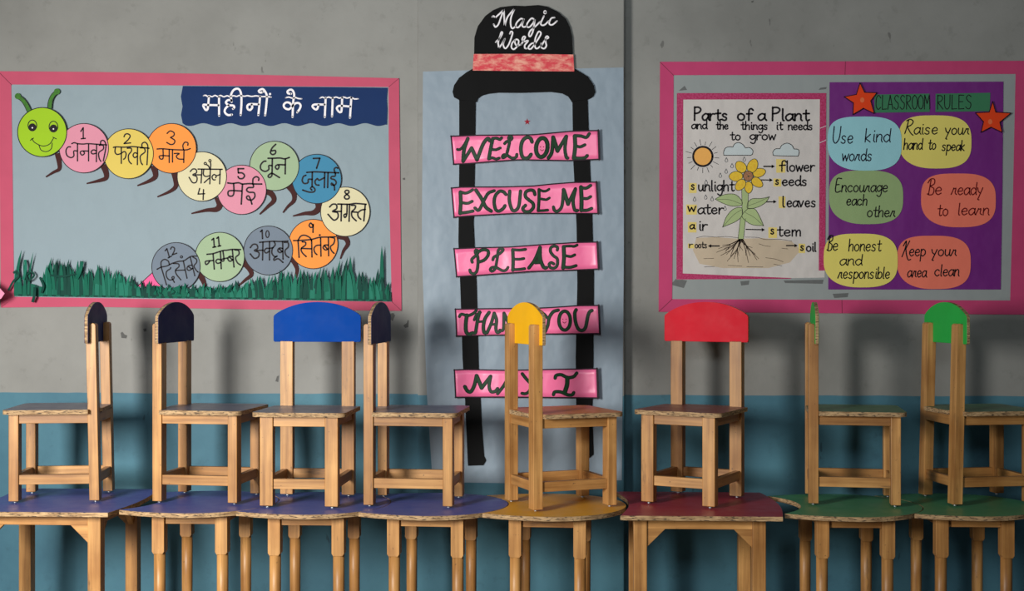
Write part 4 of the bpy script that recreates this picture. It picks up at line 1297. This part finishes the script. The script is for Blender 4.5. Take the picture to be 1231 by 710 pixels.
CLD = paper('cloud_blue_crayon', (196, 206, 208), 0.1, 0.05)
for pts in ([(80, 170), (78, 140), (95, 102), (130, 90), (165, 92), (165, 92), (185, 60), (225, 50), (262, 70), (285, 100), (285, 100), (325, 98), (355, 125), (350, 160), (335, 170), (335, 170), (80, 170)],
            [(550, 172), (545, 140), (570, 110), (612, 108), (612, 108), (630, 75), (680, 55), (725, 75), (745, 110), (745, 110), (785, 115), (795, 145), (785, 178), (785, 178), (640, 176), (550, 172)]):
    q = [(860 + a / 7.89, 165 + b / 7.89) for a, b in pts]
    fill = Ink(0.0050); fill.poly([p for sgm in catmull(q, 1.2) for p in sgm[:-1]])
    co_ = fill.build('cloud', CLD, plant)
    ol = Ink(0.0055); ol.stroke(q, 0.8); ol.build('cloud_outline', K_BLACK, co_)

dr = Ink(0.0055)
for a, b in [(820 + x / 10.14, 165 + y / 10.14) for x, y in ((540, 275), (757, 265), (608, 345), (537, 412), (465, 462), (292, 545))] + [(820 + x / 6.176, 210 + y / 6.176) for x, y in ((92, 180), (175, 165), (222, 178), (318, 248))]:
    dr.stroke([(a, b - 2.8), (a, b - 2.8), (a - 1.7, b + 1.2), (a, b + 2.7), (a + 1.7, b + 1.2), (a, b - 2.8)], 0.55)
dr.build('raindrops', ink('grey_pen', (60, 66, 74)), plant)

def c6(p): return [(820 + a / 6.176, 210 + b / 6.176) for a, b in p]
soil = Ink(0.0047)
soil.poly(c6([(105, 468), (250, 462), (420, 475), (600, 470), (815, 495), (880, 560), (800, 650), (640, 692), (300, 692), (130, 660), (80, 560)]))
sl = soil.build('soil', paper('tan_crayon', (198, 180, 156), 0.2, 0.12), plant)
q = Ink(0.0054)
for p in ([(105, 468), (160, 456), (250, 462), (330, 458), (420, 468)], [(470, 462), (560, 465), (620, 480), (720, 478), (815, 492)], [(570, 512), (610, 525), (655, 532)], [(740, 545), (785, 550)], [(620, 615), (690, 625), (750, 645)],
          [(680, 662), (740, 676)], [(160, 622), (235, 620)], [(165, 684), (240, 680)], [(340, 672), (445, 678)], [(480, 682), (600, 684)]):
    q.stroke(c6(p), 0.5)
q.build('soil_lines', ink('brown_pen', (70, 56, 48)), sl)
q = Ink(0.0056)
rr = random.Random(5)
for ex, ey in ((255, 575), (285, 600), (335, 640), (385, 622), (415, 648), (492, 652), (555, 632), (568, 622), (520, 540), (300, 522), (270, 548), (360, 600), (450, 560), (320, 560), (505, 600)):
    mx, my = (435 + ex) / 2 + rr.uniform(-14, 14), (480 + ey) / 2 + rr.uniform(-10, 14)
    q.stroke(c6([(435 + rr.uniform(-15, 15), 478), (mx, my), (ex, ey)]), 0.95, 0.45)
    q.stroke(c6([(mx, my), (mx + (ex - 435) * .25 + rr.uniform(-18, 18), my + 40)]), 0.5, 0.35)
q.build('roots', ink('dark_brown_pen', (62, 42, 34)), plant)

LEAF = paper('leaf_green_crayon', (168, 186, 132), 0.15, 0.10)
K_GOL = ink('green_brown_pen', (70, 74, 56))
q = Ink(0.0051); q.poly(c6([(442, 110), (494, 105), (488, 250), (486, 300), (470, 325), (456, 475), (415, 475), (434, 315), (446, 295)])); stem = q.build('stem', LEAF, plant)
q = Ink(0.0054)
for p in ([(442, 110), (446, 295)], [(494, 105), (488, 250)], [(470, 325), (456, 475)], [(434, 315), (415, 475)]): q.ribbon(c6(p), 0.6)
q.build('stem_outline', K_GOL, stem)
for p, rib in (([(245, 180), (245, 180), (310, 148), (390, 145), (440, 188), (440, 225), (370, 232), (300, 210), (245, 180)], [(260, 182), (350, 185), (435, 215)]),
               ([(487, 205), (520, 178), (590, 175), (648, 163), (648, 163), (620, 205), (560, 240), (487, 250), (487, 205)], [(490, 230), (560, 205), (640, 168)]),
               ([(300, 388), (300, 388), (330, 310), (380, 255), (440, 245), (445, 300), (400, 345), (300, 388)], [(305, 382), (380, 300), (440, 260)]),
               ([(488, 250), (540, 255), (575, 310), (605, 378), (605, 378), (520, 370), (465, 335), (445, 300), (488, 250)], [(470, 280), (540, 320), (600, 375)])):
    cp = c6(p)
    q = Ink(0.0052); q.poly([z for sg in catmull(cp, 1.2) for z in sg[:-1]]); lf = q.build('leaf', LEAF, plant)
    q = Ink(0.0055); q.stroke(cp, 0.7); q.stroke(c6(rib), 0.4); q.build('leaf_outline', K_GOL, lf)
PET = crayon('petal_yellow_crayon', (232, 196, 48), (222, 174, 40), (40, 40, 40))
fc = (899.4, 211.35)
for k, (a, b, ln, wd) in enumerate(((715, 360, 7.6, 6.0), (860, 345, 8.6, 6.0), (940, 430, 7.8, 5.2), (915, 550, 7.6, 5.2), (810, 610, 7.0, 4.9), (710, 580, 7.6, 5.4), (655, 475, 8.2, 6.0))):
    px, py = 820 + a / 10.14, 165 + b / 10.14
    an = math.atan2(py - fc[1], px - fc[0])
    pts = []
    for i in range(24):
        u = 2 * math.pi * i / 24
        ex, ey = ln * math.cos(u), wd * math.sin(u) * (1 - 0.12 * math.cos(u))
        pts.append((px + ex * math.cos(an) - ey * math.sin(an), py + ex * math.sin(an) + ey * math.cos(an)))
    o5 = 0.0056 + 0.0003 * (k % 2)
    q = Ink(o5); q.poly(pts); pe = q.build('petal', PET, plant)
    q = Ink(o5 + 0.0001); q.ribbon(pts + [pts[0]], 0.75); q.build('petal_outline', K_GOL, pe)
q = Ink(0.0062); q.dot(fc[0], fc[1], 6, 26); ce = q.build('flower_centre', crayon('brown_seed_crayon', (178, 124, 84), (120, 76, 52), (120, 120, 120)), plant)
q = Ink(0.0064); q.ring(fc[0], fc[1], 6, 6, 0.9, 28); q.dot(fc[0] + 0.2, fc[1] + .4, 1.0); q.build('centre_outline', K_GOL, ce)
# two strips of shiny tape on the poster's right edge
q = Ink(0.0060); q.ribbon([(985, 154.5), (993.4, 151)], 0.7); q.ribbon([(984.5, 172), (993.4, 168)], 0.8)
q.build('tape', plain('clear_tape', (214, 206, 214), 0.25), plant)

# rules poster
PURP = paper('purple_chart_paper', (112, 30, 122), 0.18, 0.12, 0.55, 0.35)
rules = sheet('rules_poster', [(997.3, 98.8), (1206.3, 98), (1205, 230), (1203, 347.8), (995.7, 347.8), (996.5, 230)], 0.0054, PURP)
tag(rules, 'purple classroom rules chart on the right board', 'poster')
STRIP = paper('dark_green_strip_paper', (58, 122, 86), 0.08, 0.10)
for pts, wd, a, b, base, lab in (([(1051.4, 113.6), (1117.4, 112.4), (1117.6, 134.4), (1051.2, 135.4)], 'CLASSROOM', 1052.5, 1117, 131.4, 'green paper strip reading CLASSROOM on the purple chart'),
                                 ([(1124.8, 112.6), (1190.5, 111.4), (1189.8, 133.6), (1124.6, 134.4)], 'RULES', 1126, 1168, 131.2, 'green paper strip reading RULES on the purple chart')):
    o = sheet('title_strip', pts, 0.0072, STRIP)
    tag(o, lab, 'paper strip', 'green title strips on the purple chart')
    q = Ink(0.0077); write(q, wd, a, b, base, 8.4, 1.05, caps=True, rise=0.4); q.build('lettering', K_BLACK, o)

STAR = paper('red_orange_card', (226, 66, 20), 0.04, 0.06)
for org, pts, lab, dotp in (((990, 95), [(445, 45), (500, 162), (650, 167), (575, 265), (618, 418), (485, 355), (358, 432), (365, 290), (252, 215), (400, 187)], 'red star at the upper left of the purple chart', (472, 255)),
                            ((1110, 95), [(845, 272), (882, 403), (1070, 414), (932, 525), (960, 648), (825, 585), (702, 648), (733, 520), (636, 411), (803, 402)], 'red star overhanging the upper right edge of the purple chart', (815, 520))):
    q = [(org[0] + a / 10.14, org[1] + b / 10.14) for a, b in pts]
    o = sheet('paper_star', q, 0.0125, STAR, thick=0.0015)
    tag(o, lab, 'paper star', 'red stars on the purple chart')
    cx, cy = sum(p[0] for p in q) / 10, sum(p[1] for p in q) / 10
    e = Ink(0.0131)
    for i in range(10): e.ribbon([q[i], q[(i + 1) % 10]], 1.0)
    e.build('outline', K_EDGE, o)
    d = Ink(0.0132); d.dot(org[0] + dotp[0] / 10.14, org[1] + dotp[1] / 10.14, 2.6, 16, 3.2); d.build('centre_mark', ink('faded_orange', (226, 112, 70)), o)

def squircle(x0, x1, y0, y1, n=2.9, m=60):
    cx, cy, a, b = (x0 + x1) / 2, (y0 + y1) / 2, (x1 - x0) / 2, (y1 - y0) / 2
    out = []
    for k in range(m):
        u = 2 * math.pi * k / m
        c, s_ = math.cos(u), math.sin(u)
        e = n + (0.5 if c < 0 and s_ < 0 else 0) - (0.5 if c < 0 and s_ > 0 else 0)
        out.append((cx + a * math.copysign(abs(c) ** (2 / e), c), cy + b * math.copysign(abs(s_) ** (2 / e), s_)))
    return out
R_BLU = paper('sky_blue_card', (150, 204, 214), 0.15, 0.05)
R_YEL = paper('lemon_card', (226, 212, 110), 0.08, 0.05)
R_GRN = paper('sage_card', (146, 170, 118), 0.15, 0.05)
R_COR = paper('coral_card', (236, 122, 100), 0.15, 0.05)
for (x0, x1, y0, y1), off, mat, kink, words, lab in (
    ((1080.5, 1167.8, 138.6, 202.4), 0.0074, R_YEL, K_BLACK, [('Raise', 1087.4, 1127.8, 161.2, 8.0), ('your', 1135.5, 1165.4, 161.6, 7.6), ('hand', 1085.8, 1109.1, 179.6, 7.6), ('to', 1115.5, 1125.4, 179.6, 7.4), ('speak', 1131.8, 1160.4, 181, 7.0)], 'yellow rule card reading Raise your hand to speak'),
    ((994.8, 1083.9, 140, 205), 0.0090, R_BLU, K_NAVY, [('Use', 1000, 1026, 172.2, 9.2), ('kind', 1039, 1070.5, 170.6, 9.2), ('words', 1011.6, 1049, 193.2, 8.2)], 'pale blue rule card reading Use kind words'),
    ((996.7, 1085.7, 204.8, 269.3), 0.0074, R_GRN, K_BLACK, [('Encourage', 1003.2, 1067.6, 230.6, 7.8), ('each', 1017, 1043, 246.6, 7.4), ('other', 1041.8, 1076.6, 260.6, 7.6)], 'sage green rule card reading Encourage each other'),
    ((1107.3, 1197.1, 208.4, 273), 0.0074, R_COR, K_RED, [('Be', 1113.2, 1132.7, 233.8, 8.8), ('ready', 1143.3, 1181.8, 234, 8.4), ('to', 1126.4, 1140.1, 259.2, 8.2), ('learn', 1150.9, 1189.6, 258.2, 8.0)], 'coral rule card reading Be ready to learn'),
    ((1078.5, 1167, 283.2, 347.3), 0.0074, R_COR, K_BLACK, [('Keep', 1084, 1113, 307.6, 8.2), ('your', 1119, 1150.4, 307.4, 7.6), ('area', 1090.4, 1114, 333, 7.8), ('clean', 1123, 1153.5, 331.6, 7.8)], 'coral rule card reading Keep your area clean'),
    ((990.2, 1079.2, 280.7, 345.3), 0.0090, R_YEL, K_BLACK, [('Be', 992.8, 1007.8, 300.9, 8.4), ('honest', 1019.5, 1059.5, 301.6, 8.2), ('and', 1009, 1036.5, 318.6, 7.4), ('responsible', 1007, 1070, 334.6, 7.8)], 'yellow rule card reading Be honest and responsible')):
    o = sheet('rule_card', squircle(x0, x1, y0, y1), off, mat, thick=0.001)
    tag(o, lab, 'paper card', 'rounded rule cards on the purple chart')
    q = Ink(off + 0.0005)
    for wd, a, b, y, xh in words:
        write(q, wd, a, b - 0.10 * xh, y, xh, 1.4, slant=0.10, script=True)
    q.build('lettering', kink, o)

# ---- small marks: seams of the borders, old tape, scuffs on the plaster -----------
K_SEAM = ink('seam_line', (120, 44, 64))
for bd, lines in ((board, [[(-2, 86), (14, 102)], [(479.5, 94.2), (467.5, 104.3)], [(482.4, 373), (471, 362.4)]]),
                  (board2, [[(793.6, 74.6), (809.6, 90.4)], [(791.9, 374.4), (808, 359.4)], [(1016.3, 74), (1015.8, 89.6)], [(1012, 360.4), (1012.3, 376)]])):
    for l in lines:
        q = Ink(0.0053); q.ribbon(l, 0.6); q.build('seam', K_SEAM, bd)
TAPE = ink('old_tape_mark', (104, 106, 106))
for p in ([(816, 109), (823, 103), (826, 108)], [(984, 108), (986, 105.5), (994, 104.5), (993, 107)], [(806, 342), (813, 334.5), (826, 337), (822, 346)], [(890, 338), (901, 337), (900, 342), (891, 343)], [(942, 337), (990, 336), (989, 341), (944, 340)], [(1001, 353), (1020, 352), (1019, 357), (1003, 358)]):
    q = Ink(0.0034); q.poly(p); q.build('tape_mark', TAPE, board2)
wb = bpy.data.objects['wall_back']
MK = ink('scuff_grey', (84, 84, 82))
for p in ([(145, 400), (147, 398.5), (150, 402), (153, 403), (152, 406.5), (146, 406)], [(331, 458), (333, 452), (335.5, 451), (334.5, 459)], [(485, 391), (489, 388), (490, 384.5), (491.5, 385), (491, 393), (487, 394)], [(467, 377), (473, 376), (475, 379), (472, 386), (469, 383)], [(172, 395), (176, 394.5), (176, 398), (173, 398.5)], [(903, 1.5), (906, 0.5), (905.5, 3), (903.5, 3)], [(484, 214), (487, 213.5), (487, 216), (484.5, 216)]):
    q = Ink(0.0006); q.poly(p); q.build('wall_mark', MK, wb)
